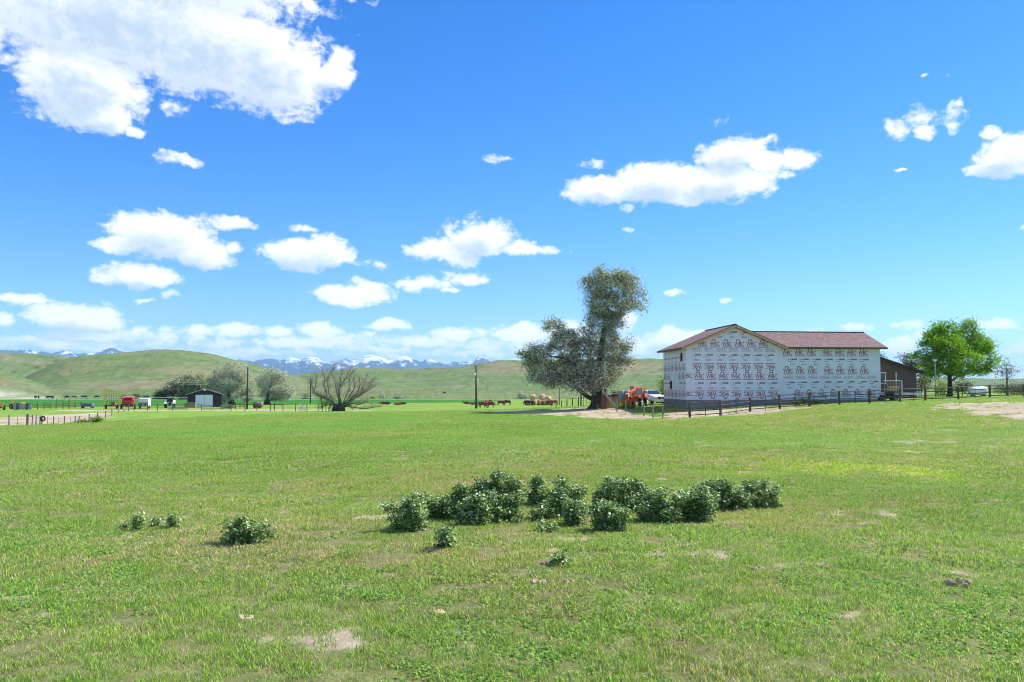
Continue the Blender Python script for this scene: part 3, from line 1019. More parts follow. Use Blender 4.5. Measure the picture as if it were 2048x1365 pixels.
pop = [l5(620, 1055, 120, 42, -1), l5(430, 1035, 100, 40, 1), l5(720, 1085, 80, 34, -1.5), l5(900, 1075, 70, 34, -1), l5(950, 230, 200, 115), l5(850, 130, 60, 55), l5(1040, 140, 80, 60, -.5), l5(1170, 300, 90, 95, .5), l5(1120, 200, 70, 60), l5(760, 200, 60, 60), l5(780, 300, 75, 90), l5(930, 400, 190, 100), l5(1140, 400, 70, 55),
       l5(860, 520, 140, 90), l5(980, 520, 90, 70), l5(870, 660, 135, 90), l5(940, 790, 150, 100), l5(1070, 700, 60, 80, .5), l5(1050, 840, 80, 90), l5(860, 930, 140, 90, -1), l5(950, 990, 85, 55, 1),
       l5(790, 1040, 110, 55, -1.5), l5(660, 1000, 130, 70, -1), l5(690, 840, 120, 110, .5), l5(560, 900, 140, 95, 1), l5(500, 720, 90, 60, .5), l5(450, 560, 90, 50), l5(400, 600, 70, 40, 1),
       l5(600, 650, 90, 55, -.5), l5(700, 720, 90, 70), l5(640, 760, 110, 70, .5), l5(740, 600, 50, 50), l5(520, 630, 70, 45), l5(560, 580, 50, 40), l5(330, 780, 120, 65), l5(230, 800, 80, 60, -.5), l5(340, 900, 150, 75, 1), l5(340, 1000, 110, 50, -.6), l5(500, 1010, 110, 55, 2), l5(200, 880, 60, 45)]
trk = [(tb + Vector((0, 0, -.2)), .82), (c5(825, 1210), .72), (c5(830, 1120), .66), (c5(845, 1040), .6), (c5(858, 900), .46), (c5(868, 740), .34), (c5(890, 560), .26), (c5(925, 380), .17), (c5(960, 200), .07)]
make_tree('poplar_tree', 'tall leaning poplar with silvery leaves beside the wrapped house', tb, pop, 72000, .21,
          [(.14, .16, .075), (.28, .30, .18), (.62, .63, .52), (.84, .83, .76)], [.34, .24, .25, .17], trk, 11, clump=.40, per=100, mat=SILVERM, limbs=15, shell=.55, twigs=2, tw_len=1.5)

# --- ash tree in the yard
d = 101.0
ab = G(1899, d)


def c8(x, y, dd=d):
    return P(1740 + x / 5.69, 620 + y / 5.69, dd)


def l8(x, y, rx, ry, dy=0):
    return lob(1740 + x / 5.69, 620 + y / 5.69, d, rx / 5.69, ry / 5.69, dy)


ash = [l8(870, 260, 160, 110), l8(740, 270, 110, 95), l8(1150, 210, 100, 85), l8(1010, 290, 110, 80, 1), l8(720, 420, 130, 120, -1), l8(930, 420, 170, 130, -2), l8(1180, 380, 150, 120), l8(1310, 430, 90, 110),
       l8(1330, 580, 110, 90, -.5), l8(1120, 560, 150, 120, -2), l8(880, 600, 150, 110, -2.5), l8(700, 600, 100, 110), l8(560, 520, 70, 60), l8(500, 500, 50, 45, .5), l8(650, 690, 80, 60, 1), l8(1000, 700, 140, 60, -1),
       l8(1250, 690, 120, 50, 0), l8(800, 700, 110, 60, 1)]
trk = [(ab + Vector((0, 0, -.2)), .42), (c8(912, 900), .30), (c8(908, 820), .27), (c8(905, 760), .26), (c8(900, 650), .2), (c8(910, 500), .13), (c8(930, 330), .06)]
make_tree('ash_tree', 'rounded bright green leafy tree behind the yard fence', ab, ash, 30000, .25,
          [(.21, .40, .03), (.37, .58, .05), (.08, .17, .02)], [.42, .34, .24], trk, 13, clump=.40, per=80, limbs=12, shell=.6)

# --- small sparse tree at the right end
d = 104.0
sb = G(2013, d)
lo = [l8(1560, 690, 75, 60), l8(1500, 720, 60, 45), l8(1610, 720, 50, 50), l8(1560, 620, 45, 40)]
make_tree('sapling', 'small sparse twiggy tree rising from the hedge at right edge', sb, lo, 420, .20, [(.05, .08, .03), (.11, .10, .06)], [.7, .3],
          [(sb, .09), (c8(1560, 800), .08), (c8(1555, 720), .05), (c8(1550, 600), .02)], 17, clump=.5, per=6, limbs=4, twigs=12, tw_len=.9)


def shrub(name, label, spec, d, n, leaf, palette, weights, seed, base=None, group=None, clump=.3, per=12, mat=None, shell=.5, cat='shrub'):
    """spec: list of (column, row, rx, ry) in photo pixels at depth d"""
    lobes = [lob(a, b, d, c, e_) for a, b, c, e_ in spec]
    b0 = base or G(sum(s_[0] for s_ in spec) / len(spec), d)
    r = np.random.default_rng(seed)
    e = root(name, label, cat, b0, 0, group)
    m = MB()
    for i, L_ in enumerate(lobes):
        st = Vector((b0.x + (L_[0].x - b0.x) * .55, L_[0].y, 0))
        st.z = gz(st.x, st.y) - .05
        m.path(curve_pts(st, L_[0], .08, 4, seed + i), [.07, .06, .05, .035, .015], 5)
        for k in range(4):
            t_ = L_[0] + Vector((r.uniform(-.6, .6) * L_[1][0], r.uniform(-.6, .6) * L_[1][1], r.uniform(0, .8) * L_[1][2]))
            m.path(curve_pts(st.lerp(L_[0], .6), t_, .1, 2, k), [.03, .02, .01], 4)
    m.build('stems', BARK, e, True, e)['kind'] = 'stuff'
    pts, _ = crown_points(lobes, n, clump, per, r, shell)
    g_ = ground_z(pts[:, 0], pts[:, 1])
    pts = pts[pts[:, 2] > g_ + .03]
    me = leaves_mesh('foliage', pts - np.array(tuple(e.location)), leaf, palette, weights, r, mat=mat or LEAFM)
    ob = bpy.data.objects.new('foliage', me)
    COL.objects.link(ob)
    ob.parent = e
    ob['kind'] = 'stuff'
    return e


DKG = [(.03, .06, .018), (.05, .09, .026), (.018, .035, .014)]
YEL = [(.22, .34, .025), (.28, .38, .04), (.11, .2, .02)]
SIL = [(.26, .275, .20), (.55, .56, .47), (.09, .11, .07), (.74, .74, .67)]
shrub('shrub', 'bright yellow green shrub left of the yard tree trunk', [(1882, 775, 12, 14), (1892, 780, 10, 12), (1873, 782, 7, 9)], 106, 1500, .16, YEL, [.5, .3, .2], 31)
shrub('shrub', 'dark green shrub right of the yard tree trunk', [(1925, 775, 14, 12), (1940, 778, 12, 12), (1912, 780, 8, 9)], 108, 1500, .17, DKG, [.4, .4, .2], 32)
shrub('shrub', 'olive leafed shrub against the end of the brown house', [(1842, 765, 10, 20), (1852, 772, 10, 16), (1836, 778, 8, 12)], 106, 1500, .15, [(.10, .11, .045), (.06, .08, .03), (.16, .15, .09)], [.4, .4, .2], 33)
shrub('hedge', 'dense grey green hedge behind the fence at right edge', [(2005, 780, 16, 9), (2030, 779, 18, 11), (2058, 778, 18, 12), (2085, 780, 18, 12)], 100, 4200, .15, [(.035, .06, .03), (.07, .10, .05), (.10, .17, .04)], [.5, .35, .15], 34, cat='hedge')
shrub('shrub', 'yellow green bush peeking out behind the left house wall', [(1325, 768, 8, 8), (1326, 780, 8, 8), (1327, 757, 5, 5)], 112, 900, .18, YEL, [.5, .3, .2], 35)
shrub('weed_patch', 'bright green leafy weeds at the fence corner left of the house', [(1240, 812, 9, 4), (1252, 813, 10, 5), (1264, 815, 10, 4), (1230, 811, 6, 3)], 92, 1700, .13, YEL, [.4, .2, .4], 36, clump=.12, cat='weeds')
shrub('weed_patch', 'low dark weeds growing along the foundation under the house wrap', [(1590, 804, 8, 5), (1605, 803, 10, 6), (1625, 803, 12, 5), (1638, 804, 8, 4)], 84.6, 1500, .12, DKG, [.4, .4, .2], 37, clump=.12, cat='weeds')
shrub('weed_patch', 'leafy green weeds on the wire fence beside the pale pen', [(160, 846, 9, 6), (172, 847, 9, 7), (188, 842, 9, 6), (197, 838, 7, 6)], 114, 1700, .2, YEL, [.3, .2, .5], 38, clump=.2, cat='weeds')

# conifer-like tree behind the brown house
d = 122.0
make_tree('juniper_tree', 'dull green spreading tree above the brown house roof', G(1822, d),
          [lob(1806, 714, d, 14, 5), lob(1826, 722, d, 22, 14), lob(1838, 738, d, 18, 16), lob(1815, 735, d, 16, 10), lob(1850, 755, d, 14, 16)], 4200, .2,
          [(.06, .07, .04), (.12, .12, .08), (.03, .04, .02)], [.5, .25, .25],
          [(G(1826, d), .3), (P(1826, 770, d), .22), (P(1826, 740, d), .14), (P(1822, 718, d), .05)], 41, clump=.35, per=12, limbs=5)
make_tree('spruce_tree', 'dark treetop just past the right end of the wrapped house', G(1757, 125),
          [lob(1760, 712, 125, 5, 6), lob(1765, 722, 125, 8, 6), lob(1755, 735, 125, 10, 8)], 900, .2, DKG, [.4, .4, .2],
          [(G(1757, 125), .2), (P(1758, 750, 125), .15), (P(1759, 720, 125), .05)], 42, clump=.3, per=10, limbs=2)

# --- silver trees by the shed
d = 235.0


def l2(x, y, rx, ry, dy=0):
    return lob(300 + x / 6.024, 680 + y / 6.024, d, rx / 6.024, ry / 6.024, dy)


def c2(x, y):
    return P(300 + x / 6.024, 680 + y / 6.024, d)


make_tree('silver_tree', 'large pale silver leafed tree rising behind the shed', G(463, d),
          [l2(980, 350, 170, 80), l2(850, 400, 110, 90), l2(1080, 430, 120, 100), l2(940, 520, 190, 110, -1), l2(1130, 560, 110, 110), l2(830, 580, 110, 110), l2(960, 650, 170, 90, -1), l2(1170, 680, 70, 60), l2(780, 500, 60, 60), l2(870, 690, 100, 60, 1)],
          24000, .30, SIL, [.22, .33, .17, .28], [(G(463, d), .8), (c2(960, 760), .6), (c2(950, 650), .5), (c2(960, 500), .3), (c2(980, 360), .1)], 43, clump=.55, per=60, mat=SILVERM, limbs=8, shell=.5)
make_tree('silver_tree', 'rounded silver leafed tree standing right of the dark utility pole', G(548, d),
          [l2(1470, 400, 130, 60), l2(1400, 480, 120, 80), l2(1580, 470, 110, 80), l2(1500, 560, 180, 90, -1), l2(1640, 620, 110, 70), l2(1500, 660, 160, 70), l2(1370, 600, 70, 70), l2(1580, 700, 130, 40)],
          18000, .30, SIL, [.22, .33, .15, .30], [(G(534, d), .8), (c2(1400, 750), .6), (c2(1420, 680), .5), (c2(1450, 560), .3), (c2(1480, 420), .1)], 44, clump=.55, per=60, mat=SILVERM, limbs=8, shell=.5)
shrub('shrub', 'dark green tree growth right beside the shed roof', [(440, 800, 8, 8), (450, 803, 8, 6), (432, 795, 8, 10), (424, 765, 10, 12), (420, 780, 9, 12)], 240, 2200, .3, DKG, [.4, .4, .2], 45, clump=.5)
# --- dark grove left of the shed: each tree on its own
for i, (px, row, rx, ry, lab) in enumerate([(318, 790, 8, 7, 'small pale green round tree at left end of the valley grove'), (330, 785, 9, 12, 'narrow dark tree second from the left in the valley grove'),
                                            (346, 776, 12, 16, 'dark green tree in the left half of the valley grove'), (362, 767, 13, 17, 'tall dark green tree in the middle of the valley grove'),
                                            (380, 766, 13, 18, 'tallest dark green tree of the valley grove'), (398, 768, 13, 19, 'dark green tree at right end of the grove above the shed'),
                                            (371, 785, 14, 10, 'low dark bushy tree in front of the valley grove')]):
    dd = 335 - (i == 6) * 8
    b0 = G(px, dd)
    make_tree('grove_tree', lab, b0, [lob(px, row, dd, rx, ry), lob(px - rx * .5, row + ry * .7, dd, rx * .7, ry * .7), lob(px + rx * .5, row + ry * .6, dd, rx * .7, ry * .8), lob(px, row + ry, dd, rx * .9, ry * .6)],
              1500, .5, [(.045, .07, .04), (.07, .10, .055), (.03, .045, .03)] if i else [(.10, .15, .06), (.14, .19, .08)], [.4, .3, .3] if i else [.5, .5],
              [(b0, .3), (P(px, row + ry, dd), .25), (P(px, row, dd), .12)], 50 + i, clump=.8, per=12, limbs=3, group='grove across the valley field')
for i, (px, row, rx, ry, pal, lab) in enumerate([(764, 790, 8, 9, SIL, 'small round silver shrub left of two on the hill foot'), (793, 792, 7, 8, SIL, 'silver shrub right of two on the hill foot'),
                                                 (803, 796, 8, 4, SIL, 'low spreading silver bush on the hill foot'), (1040, 791, 5, 8, SIL, 'grey shrub left of the hay bales'), (1049, 794, 7, 4, SIL, 'low grey bush touching the hay bales'),
                                                 (612, 795, 8, 6, DKG, 'dark green bush left of the dead tree'), (746, 798, 4, 3, YEL, 'small yellow green bush right of the dead tree'),
                                                 (1231, 788, 5, 4, DKG, 'dark bush above the board pen'), (245, 796, 7, 5, DKG, 'small dark bush left of the red baler top'), (272, 793, 8, 6, DKG, 'dark round bush behind the stock trailer'),
                                                 (292, 795, 7, 4, DKG, 'low green bush right behind the stock trailer')]):
    dd = 345.0 if px < 1100 else 150.0
    shrub('shrub', lab, [(px, row, rx, ry), (px - rx * .4, row + ry * .4, rx * .6, ry * .6), (px + rx * .4, row + ry * .4, rx * .6, ry * .6)], dd, 420, .42 if dd > 200 else .25, pal, [.3, .3, .2, .2][:len(pal)], 70 + i, clump=.45, per=8, mat=SILVERM if pal is SIL else LEAFM)

# --- dead tree
d = 150.0
db = G(680, d)


def c3(x, y, dy=0):
    return P(600 + x / 6.024, 680 + y / 6.024, d + dy)


e = root('dead_tree', 'sprawling dead tree with bare bleached branches in the pasture', 'tree', db)
m = MB()
m.path([db + Vector((0, 0, -.2)), c3(490, 800), c3(500, 760)], [1.05, .85, .6], 10, .15)
m.path([db + Vector((-1, .2, -.2)), c3(430, 810), c3(420, 770)], [.7, .5, .35], 8, .15)
m.build('trunk', BARK, e, True, e)
DEAD = [[(440, 800), (330, 720), (220, 680), (160, 640), (190, 540), (210, 400)], [(450, 790), (330, 700), (290, 560), (300, 470), (260, 330)], [(470, 780), (440, 620), (420, 500), (380, 400), (420, 320)],
        [(500, 770), (470, 600), (480, 560), (560, 450), (600, 370)], [(490, 770), (460, 640), (490, 450), (510, 330)], [(520, 770), (560, 660), (600, 560), (590, 440), (640, 380)], [(530, 770), (620, 640), (660, 560), (640, 430)],
        [(540, 780), (640, 710), (720, 680), (780, 620), (830, 560), (880, 480)], [(540, 790), (680, 690), (740, 660), (760, 560), (800, 440)], [(530, 800), (640, 760), (720, 780), (780, 740), (850, 760)],
        [(540, 810), (600, 790), (640, 850)], [(560, 800), (700, 820), (800, 830), (900, 810), (960, 800)], [(450, 800), (350, 780), (290, 800), (240, 830)], [(420, 780), (350, 640), (330, 520), (345, 400)],
        [(430, 790), (280, 690), (180, 650), (140, 560), (130, 520)], [(560, 760), (690, 640), (720, 560), (720, 450)], [(540, 770), (760, 640), (850, 590), (910, 540)]]
rl = random.Random(5)
for i, b in enumerate(DEAD):
    dy = rl.uniform(-2.5, 2.5)
    pts = [c3(x, y, dy * k / (len(b) - 1)) for k, (x, y) in enumerate(b)]
    fine_ = []
    for k in range(len(pts) - 1):
        fine_ += [pts[k], pts[k].lerp(pts[k + 1], .5) + Vector((rl.uniform(-.12, .12), rl.uniform(-.1, .1), rl.uniform(-.1, .1)))]
    fine_.append(pts[-1])
    n_ = len(fine_)
    r0 = rl.uniform(.07, .14)
    m = MB()
    tw = MB()
    m.path(fine_, [r0 * (1 - .9 * k / (n_ - 1)) + .012 for k in range(n_)], 7, .1)
    for k in range(2, n_):
        for _ in range(15):
            st = fine_[k - 1].lerp(fine_[k], rl.random())
            dr = (fine_[k] - fine_[k - 1]).normalized()
            en = st + (dr * .5 + Vector((rl.uniform(-1, 1), rl.uniform(-1, 1), rl.uniform(-.3, 1.0)))) * rl.uniform(.6, 1.9)
            rr = r0 * .16 * (1 - .6 * k / n_) + .010
            tw.path(curve_pts(st, en, .15, 3, i * 50 + k), [rr, rr * .7, rr * .45, .007], 4, 0, False)
            if rl.random() < .6:
                md = st.lerp(en, .6)
                tw.path([md, md + Vector((rl.uniform(-.5, .5), rl.uniform(-.4, .4), rl.uniform(.1, .6)))], [rr * .5, .006], 3, 0, False)
    bo_ = m.build('branch', BARK_PALE if i % 3 else BARK, e, True, e)
    tw.build('twigs', BARK_PALE, bo_, True, e)['kind'] = 'stuff'
shrub('shrub', 'green suckers sprouting through the left side of the dead tree', [(650, 803, 12, 10), (665, 800, 10, 14), (640, 790, 7, 10), (660, 815, 14, 6)], 148, 1300, .15, [(.07, .10, .03), (.12, .13, .05), (.04, .06, .02)], [.4, .3, .3], 46, clump=.35, per=6)

# ================================================================== foreground weeds
WEEDM = leaf_mat('weed_leaf', .16, .5, .3)
WPAL = [(.09, .17, .04), (.19, .31, .07), (.38, .49, .22), (.64, .71, .50)]  # darkest and palest tones put shade and sun highlights into leaf colour


def weed(px, row, wpx, hpx, label, seed, group=None, leaf=.044, pal=WPAL, wts=(.28, .34, .26, .12)):
    b = hit(px, row)
    k = b.y / F
    wpx *= (1.10 if px > 1190 else .98) if hpx > 30 else .85
    r = np.random.default_rng(seed)
    e = root('weed_bush', label, 'weed', b, 0, group)
    hw, h = wpx * k / 2, hpx * k
    m = MB()
    lobes = []
    nl = max(3, int(5 + 34 * hw))
    for i in range(nl):
        a = r.uniform(0, 6.28)
        q_ = math.sqrt((i + r.uniform(0, 1)) / nl)
        sz = min(.085, max(.026, h * r.uniform(.09, .15)))
        top = h * (1 - .28 * q_ ** 3) * r.choice([1.0, .92, .8, .66, .5], p=[.15, .22, .25, .2, .18]) * r.uniform(.92, 1.06)
        fx_, fy_ = math.cos(a) * q_ * (hw - sz * .5), math.sin(a) * q_ * (hw - sz * .5) * .8
        fz = gz(b.x + fx_, b.y + fy_) - b.z
        lx, ly = r.normal() * .10 * h, r.normal() * .08 * h
        z_ = top - sz * .7
        while z_ > -.02:
            t_ = z_ / max(top, .01)
            w_ = sz * (1.0 if t_ < .75 else 1.25) * r.uniform(.75, 1.3)
            lobes.append((Vector((fx_ + lx * t_ + r.normal() * sz * .35, fy_ + ly * t_ + r.normal() * sz * .35, fz + max(z_, sz * .4))), (w_, w_, sz * .8), w_ ** 2))
            z_ -= sz * r.uniform(1.1, 1.9)
        m.path(curve_pts((fx_ * .8, fy_ * .8, fz - .02), (fx_ + lx, fy_ + ly, fz + top), .05, 4, seed * 17 + i), [.011, .010, .008, .006, .004], 5, 0, False)
    m.build('stems', mk('weed_stem', (.10, .14, .05), .8, .3, 9), e)['kind'] = 'stuff'
    area = sum(l_[2] for l_ in lobes)
    cen, _ = crown_points(lobes, min(9000, max(160, int(area * 17000))), .030, 5, r, .5)
    g_ = ground_z(cen[:, 0] + b.x, cen[:, 1] + b.y) - b.z
    cen[:, 2] = np.maximum(cen[:, 2], g_ + .012)
    me = leaves_mesh('foliage', cen, leaf * min(1, .7 + hpx / 160), pal, wts, r, aspect=.62, up=.9, fold=.3, mat=WEEDM, droop=.1)
    ob = bpy.data.objects.new('foliage', me)
    COL.objects.link(ob)
    ob.parent = e
    ob['kind'] = 'stuff'
    return e


for i, (px, row, w_, h_, lab) in enumerate([
        (826, 1058, 84, 76, 'tall leafy weed at the left end of the middle weed patch'), (880, 1038, 44, 48, 'pale small weed just right of the leftmost tall weed'),
        (938, 1036, 76, 82, 'dark weed at upper left of the widest weed clump'), (1003, 1036, 92, 92, 'tallest weed in the middle of the widest clump'),
        (962, 1050, 86, 62, 'low spreading weed at front left of the widest clump'), (1015, 1046, 70, 60, 'leafy weed at front right of the widest clump'),
        (1074, 1012, 54, 62, 'weed with a knobby top between the two middle clumps'), (1128, 1036, 76, 78, 'upright weed at top of the clump right of centre'),
        (1088, 1044, 56, 44, 'short weed at left of the clump right of centre'), (1145, 1054, 52, 56, 'weed at lower right of the clump right of centre'),
        (1098, 1064, 62, 22, 'flattened dark weed lying in front of the clump right of centre'),
        (1248, 1020, 92, 72, 'tall rounded weed at the left of the right hand row'), (1232, 1062, 72, 66, 'weed standing nearest the camera in the right hand row'),
        (1204, 1020, 34, 44, 'small weed sticking out left of the right hand row'), (1318, 1046, 82, 78, 'broad weed second in the right hand row'),
        (1398, 1042, 84, 74, 'broad weed in the middle of the right hand row'), (1424, 1018, 78, 64, 'weed behind the middle of the right hand row'),
        (1470, 1018, 66, 54, 'weed fourth along the right hand row'), (1526, 1016, 64, 56, 'weed ending the row on the right'),
        (890, 1098, 34, 50, 'small upright lone weed in front of the patch'), (492, 1087, 84, 56, 'lone spreading weed on the left lawn'),
        (540, 1080, 20, 20, 'tiny weed touching the right of the lone spreading weed'),
        (252, 1060, 16, 18, 'tiny weed first in the left row of four'), (277, 1060, 24, 28, 'darkest weed of the left row of four'),
        (309, 1057, 20, 20, 'third tiny weed of the left row of four'), (344, 1058, 18, 30, 'slim grey green weed ending the left row of four'),
        (1118, 1130, 40, 24, 'small pale weed beside a tan clod in the foreground')]):
    weed(px, row, w_, h_, lab, 200 + i, 'leafy weeds on the pasture')

# clods and dung on the turf
CLOD = mk('dry_clod', (.46, .37, .24), .95, .35, 12, .7)
CLOD2 = mk('dung_clod', (.30, .235, .165), .95, .35, 12, .7)
for i, (px, row, w_, h_, mm_, lab) in enumerate([(1094, 1132, 30, 9, CLOD, 'tan soil clod beside a small pale weed'), (1925, 1172, 60, 12, CLOD2, 'brown dung heap on the right foreground turf'),
                                                 (256, 1079, 16, 6, CLOD, 'pale clod below the left row of tiny weeds'), (1078, 1168, 34, 7, CLOD, 'flat tan clod in the near foreground'),
                                                 (1140, 1166, 26, 7, CLOD, 'tilted flake of dry dung right of a tan clod'), (1516, 1141, 24, 6, CLOD, 'pale flat clod right of the weed rows'),
                                                 (872, 1230, 44, 7, CLOD, 'crumbly bare clod in the near foreground'), (490, 1238, 34, 6, CLOD, 'grey tan clod on the left foreground'),
                                                 (1796, 1090, 22, 4, CLOD2, 'dark dried dung on the right lawn'), (1350, 1222, 36, 6, CLOD, 'broken pale clod right of centre foreground')]):
    b = hit(px, row)
    k = b.y / F
    m = MB()
    rr = random.Random(i)
    for j in range(7):
        s_ = w_ * k * .22 * rr.uniform(.5, 1)
        m.ball((rr.uniform(-.38, .38) * w_ * k, rr.uniform(-.3, .3) * w_ * k, h_ * k * .15), (s_, s_ * .9, h_ * k * rr.uniform(.4, .9)), 9, 6, .16)
    o = m.build('clod', mm_, None)
    o.location = b
    tag(o, lab, 'clod', 'clods on the turf')

# ================================================================== wrapped house
A = Vector((19.3, 87.0))
TH = math.atan2(2.2, 22.6)
GZ0 = -.8
HOUSE = root('house', 'unfinished two storey house wrapped in white printed sheeting', 'house', (A.x, A.y, GZ0), TH)


def zrow(row, dd=87.0):
    return EYE + (HOR - row) * dd / F - GZ0


L_, DEP, GW = 22.7, 8.6, 11.15
ZF = zrow(800)          # top of foundation
ZT = 6.08 - GZ0         # wall top
RID = 8.7 - GZ0
SL = .42
GX = GW / 2
WRAP = mk('house_wrap', (.65, .675, .72), .42, .06, .7, .3, fine=1.6, spec=.4)
CONC = mk('concrete_foundation', (.21, .21, .205), .9, .2, 1.6, .25)
LUM = mk('raw_lumber', (.52, .34, .16), .8, .3, 3, 0, stretch=(1, 1, 4))
FASC = mk('fascia_dark', (.10, .075, .06), .6, .2, 4)
OSB = mk('osb_board', (.48, .36, .2), .85, .3, 9)
# shingles
SHN, t = new_mat('asphalt_shingles')
o_ = N(t, 'ShaderNodeOutputMaterial')
b_ = N(t, 'ShaderNodeBsdfPrincipled')
b_.inputs['Roughness'].default_value = .92
t.links.new(b_.outputs[0], o_.inputs[0])
uvn = N(t, 'ShaderNodeTexCoord')
mp = N(t, 'ShaderNodeMapping')
t.links.new(uvn.outputs['Object'], mp.inputs[0])
br = N(t, 'ShaderNodeTexBrick')
br.inputs['Scale'].default_value = 1.0
br.inputs['Brick Width'].default_value = .33
br.inputs['Row Height'].default_value = .145
br.inputs['Mortar Size'].default_value = .008
br.inputs['Color1'].default_value = (.13, .075, .068, 1)
br.inputs['Color2'].default_value = (.235, .15, .138, 1)
br.inputs['Mortar'].default_value = (.05, .035, .034, 1)
t.links.new(mp.outputs[0], br.inputs['Vector'])
nz = N(t, 'ShaderNodeTexNoise')
nz.inputs['Scale'].default_value = 6
nz.inputs['Detail'].default_value = 6
t.links.new(mp.outputs[0], nz.inputs['Vector'])
mx = N(t, 'ShaderNodeMix', data_type='RGBA', blend_type='MULTIPLY')
mx.inputs['Factor'].default_value = .7
t.links.new(br.outputs['Color'], mx.inputs['A'])
rmp = N(t, 'ShaderNodeMapRange')
t.links.new(nz.outputs['Fac'], rmp.inputs[0])
rmp.inputs[1].default_value, rmp.inputs[2].default_value, rmp.inputs[3].default_value, rmp.inputs[4].default_value = .25, .75, .45, 1.5
cc_ = N(t, 'ShaderNodeCombineColor')
for i in range(3):
    t.links.new(rmp.outputs[0], cc_.inputs[i])
t.links.new(cc_.outputs[0], mx.inputs['B'])
t.links.new(mx.outputs['Result'], b_.inputs['Base Color'])
bpn = N(t, 'ShaderNodeBump')
bpn.inputs['Strength'].default_value = .6
bpn.inputs['Distance'].default_value = .02
t.links.new(br.outputs['Fac'], bpn.inputs['Height'])
bpn.invert = True
t.links.new(bpn.outputs[0], b_.inputs['Normal'])


def holed(m, u0, u1, z0, z1, holes, fn, deep):
    """wall sheet in the plane given by fn(u, depth, z), with rectangular openings and their reveals"""
    us = sorted({u0, u1, *[h[0] for h in holes], *[h[1] for h in holes]})
    zs = sorted({z0, z1, *[h[2] for h in holes], *[h[3] for h in holes]})
    for i in range(len(us) - 1):
        for j in range(len(zs) - 1):
            cu, cz = (us[i] + us[i + 1]) / 2, (zs[j] + zs[j + 1]) / 2
            if any(h[0] < cu < h[1] and h[2] < cz < h[3] for h in holes):
                continue
            m.add([fn(us[i], 0, zs[j]), fn(us[i + 1], 0, zs[j]), fn(us[i + 1], 0, zs[j + 1]), fn(us[i], 0, zs[j + 1])], [(0, 1, 2, 3)])
    for h in holes:
        c = [(h[0], h[2]), (h[1], h[2]), (h[1], h[3]), (h[0], h[3])]
        for k in range(4):
            a, b = c[k], c[(k + 1) % 4]
            m.add([fn(a[0], 0, a[1]), fn(b[0], 0, b[1]), fn(b[0], deep, b[1]), fn(a[0], deep, a[1])], [(0, 1, 2, 3)])


# structure walls (sheathing) behind the wrap
W1 = [(1.15, 2.05, zrow(723.5, 88.5), zrow(705.5, 88.5)), (5.2, 6.2, zrow(779, 92.7), zrow(762, 92.7))]
m = MB()
holed(m, 0, DEP, ZF, ZT + .3, W1, lambda u, dp, z: (dp + .02, u, z), .09)
m.add([(.02, DEP, ZF), (L_, DEP, ZF), (L_, DEP, ZT), (.02, DEP, ZT)], [(0, 1, 2, 3)])
m.add([(L_ - .02, 0.02, ZF), (L_ - .02, DEP, ZF), (L_ - .02, DEP, ZT), (L_ - .02, DEP / 2, ZT + .42 * 4.3), (L_ - .02, 0.02, ZT)], [(0, 1, 2, 3, 4)])
m.add([(.02, .02, ZF), (L_, .02, ZF), (L_, .02, ZT), (GW, .02, ZT), (GX, .02, ZT + SL * GX), (.02, .02, ZT)], [(0, 1, 2, 3, 4, 5)])
m.add([(.1, .1, ZF + 2.75), (L_ - .1, .1, ZF + 2.75), (L_ - .1, DEP - .1, ZF + 2.75), (.1, DEP - .1, ZF + 2.75)], [(0, 1, 2, 3)])
m.build('wall', OSB, HOUSE)
# window bucks in the openings
for h in W1:
    m = MB()
    m.box((.06, (h[0] + h[1]) / 2, h[2] + .03), (.1, h[1] - h[0], .06)).box((.06, (h[0] + h[1]) / 2, h[3] - .03), (.1, h[1] - h[0], .06))
    m.box((.06, h[0] + .03, (h[2] + h[3]) / 2), (.1, .06, h[3] - h[2] - .12)).box((.06, h[1] - .03, (h[2] + h[3]) / 2), (.1, .06, h[3] - h[2] - .12))
    m.build('window_frame', LUM, HOUSE)
m = MB()
m.box((L_ / 2, -.03 + .1, ZF / 2 - .3), (L_ + .1, .2, ZF + .6 - .004))
m.box((-.03 + .08, DEP / 2 + .1, ZF / 2 - .3), (.2, DEP - .3, ZF + .6 - .008))
m.box((L_ + .02 - .08, DEP / 2 + .1, ZF / 2 - .3), (.2, DEP - .3, ZF + .6 - .008))
m.build('foundation', CONC, HOUSE)

# sheets of wrap with their print
RED = mk('print_red', (.26, .04, .05), .6, .15, 2)
BLK = mk('print_black', (.045, .05, .06), .6, .15, 2)
GRY = mk('print_grey', (.22, .24, .28), .6, .1, 2)


def text_mesh(body, bold=0.0, w=1.0, h=1.0):
    cu = bpy.data.curves.new('lettering', 'FONT')
    cu.body = body
    cu.size = 1
    cu.offset = bold
    cu.resolution_u = 2
    ob = bpy.data.objects.new('lettering', cu)
    COL.objects.link(ob)
    dg = bpy.context.evaluated_depsgraph_get()
    me = bpy.data.meshes.new_from_object(ob.evaluated_get(dg))
    v = np.array([tuple(p.co) for p in me.vertices])
    f = [tuple(p.vertices) for p in me.polygons]
    bpy.data.objects.remove(ob)
    bpy.data.curves.remove(cu)
    bpy.data.meshes.remove(me)
    v = v[:, :2] - v[:, :2].min(0)
    v = v / v.max(0)
    return v * np.array([[w, h]]), f


T_WBC = text_mesh('WBC', .014, 1.12, .48)
T_GUARD = text_mesh('GUARD', .07, .68, .17)


def put(m, tm, u, z, flip, fn, off):
    v, f = tm
    s_ = -1 if flip else 1
    m.add([fn(u + s_ * p[0], off, z + s_ * p[1]) for p in v], f)


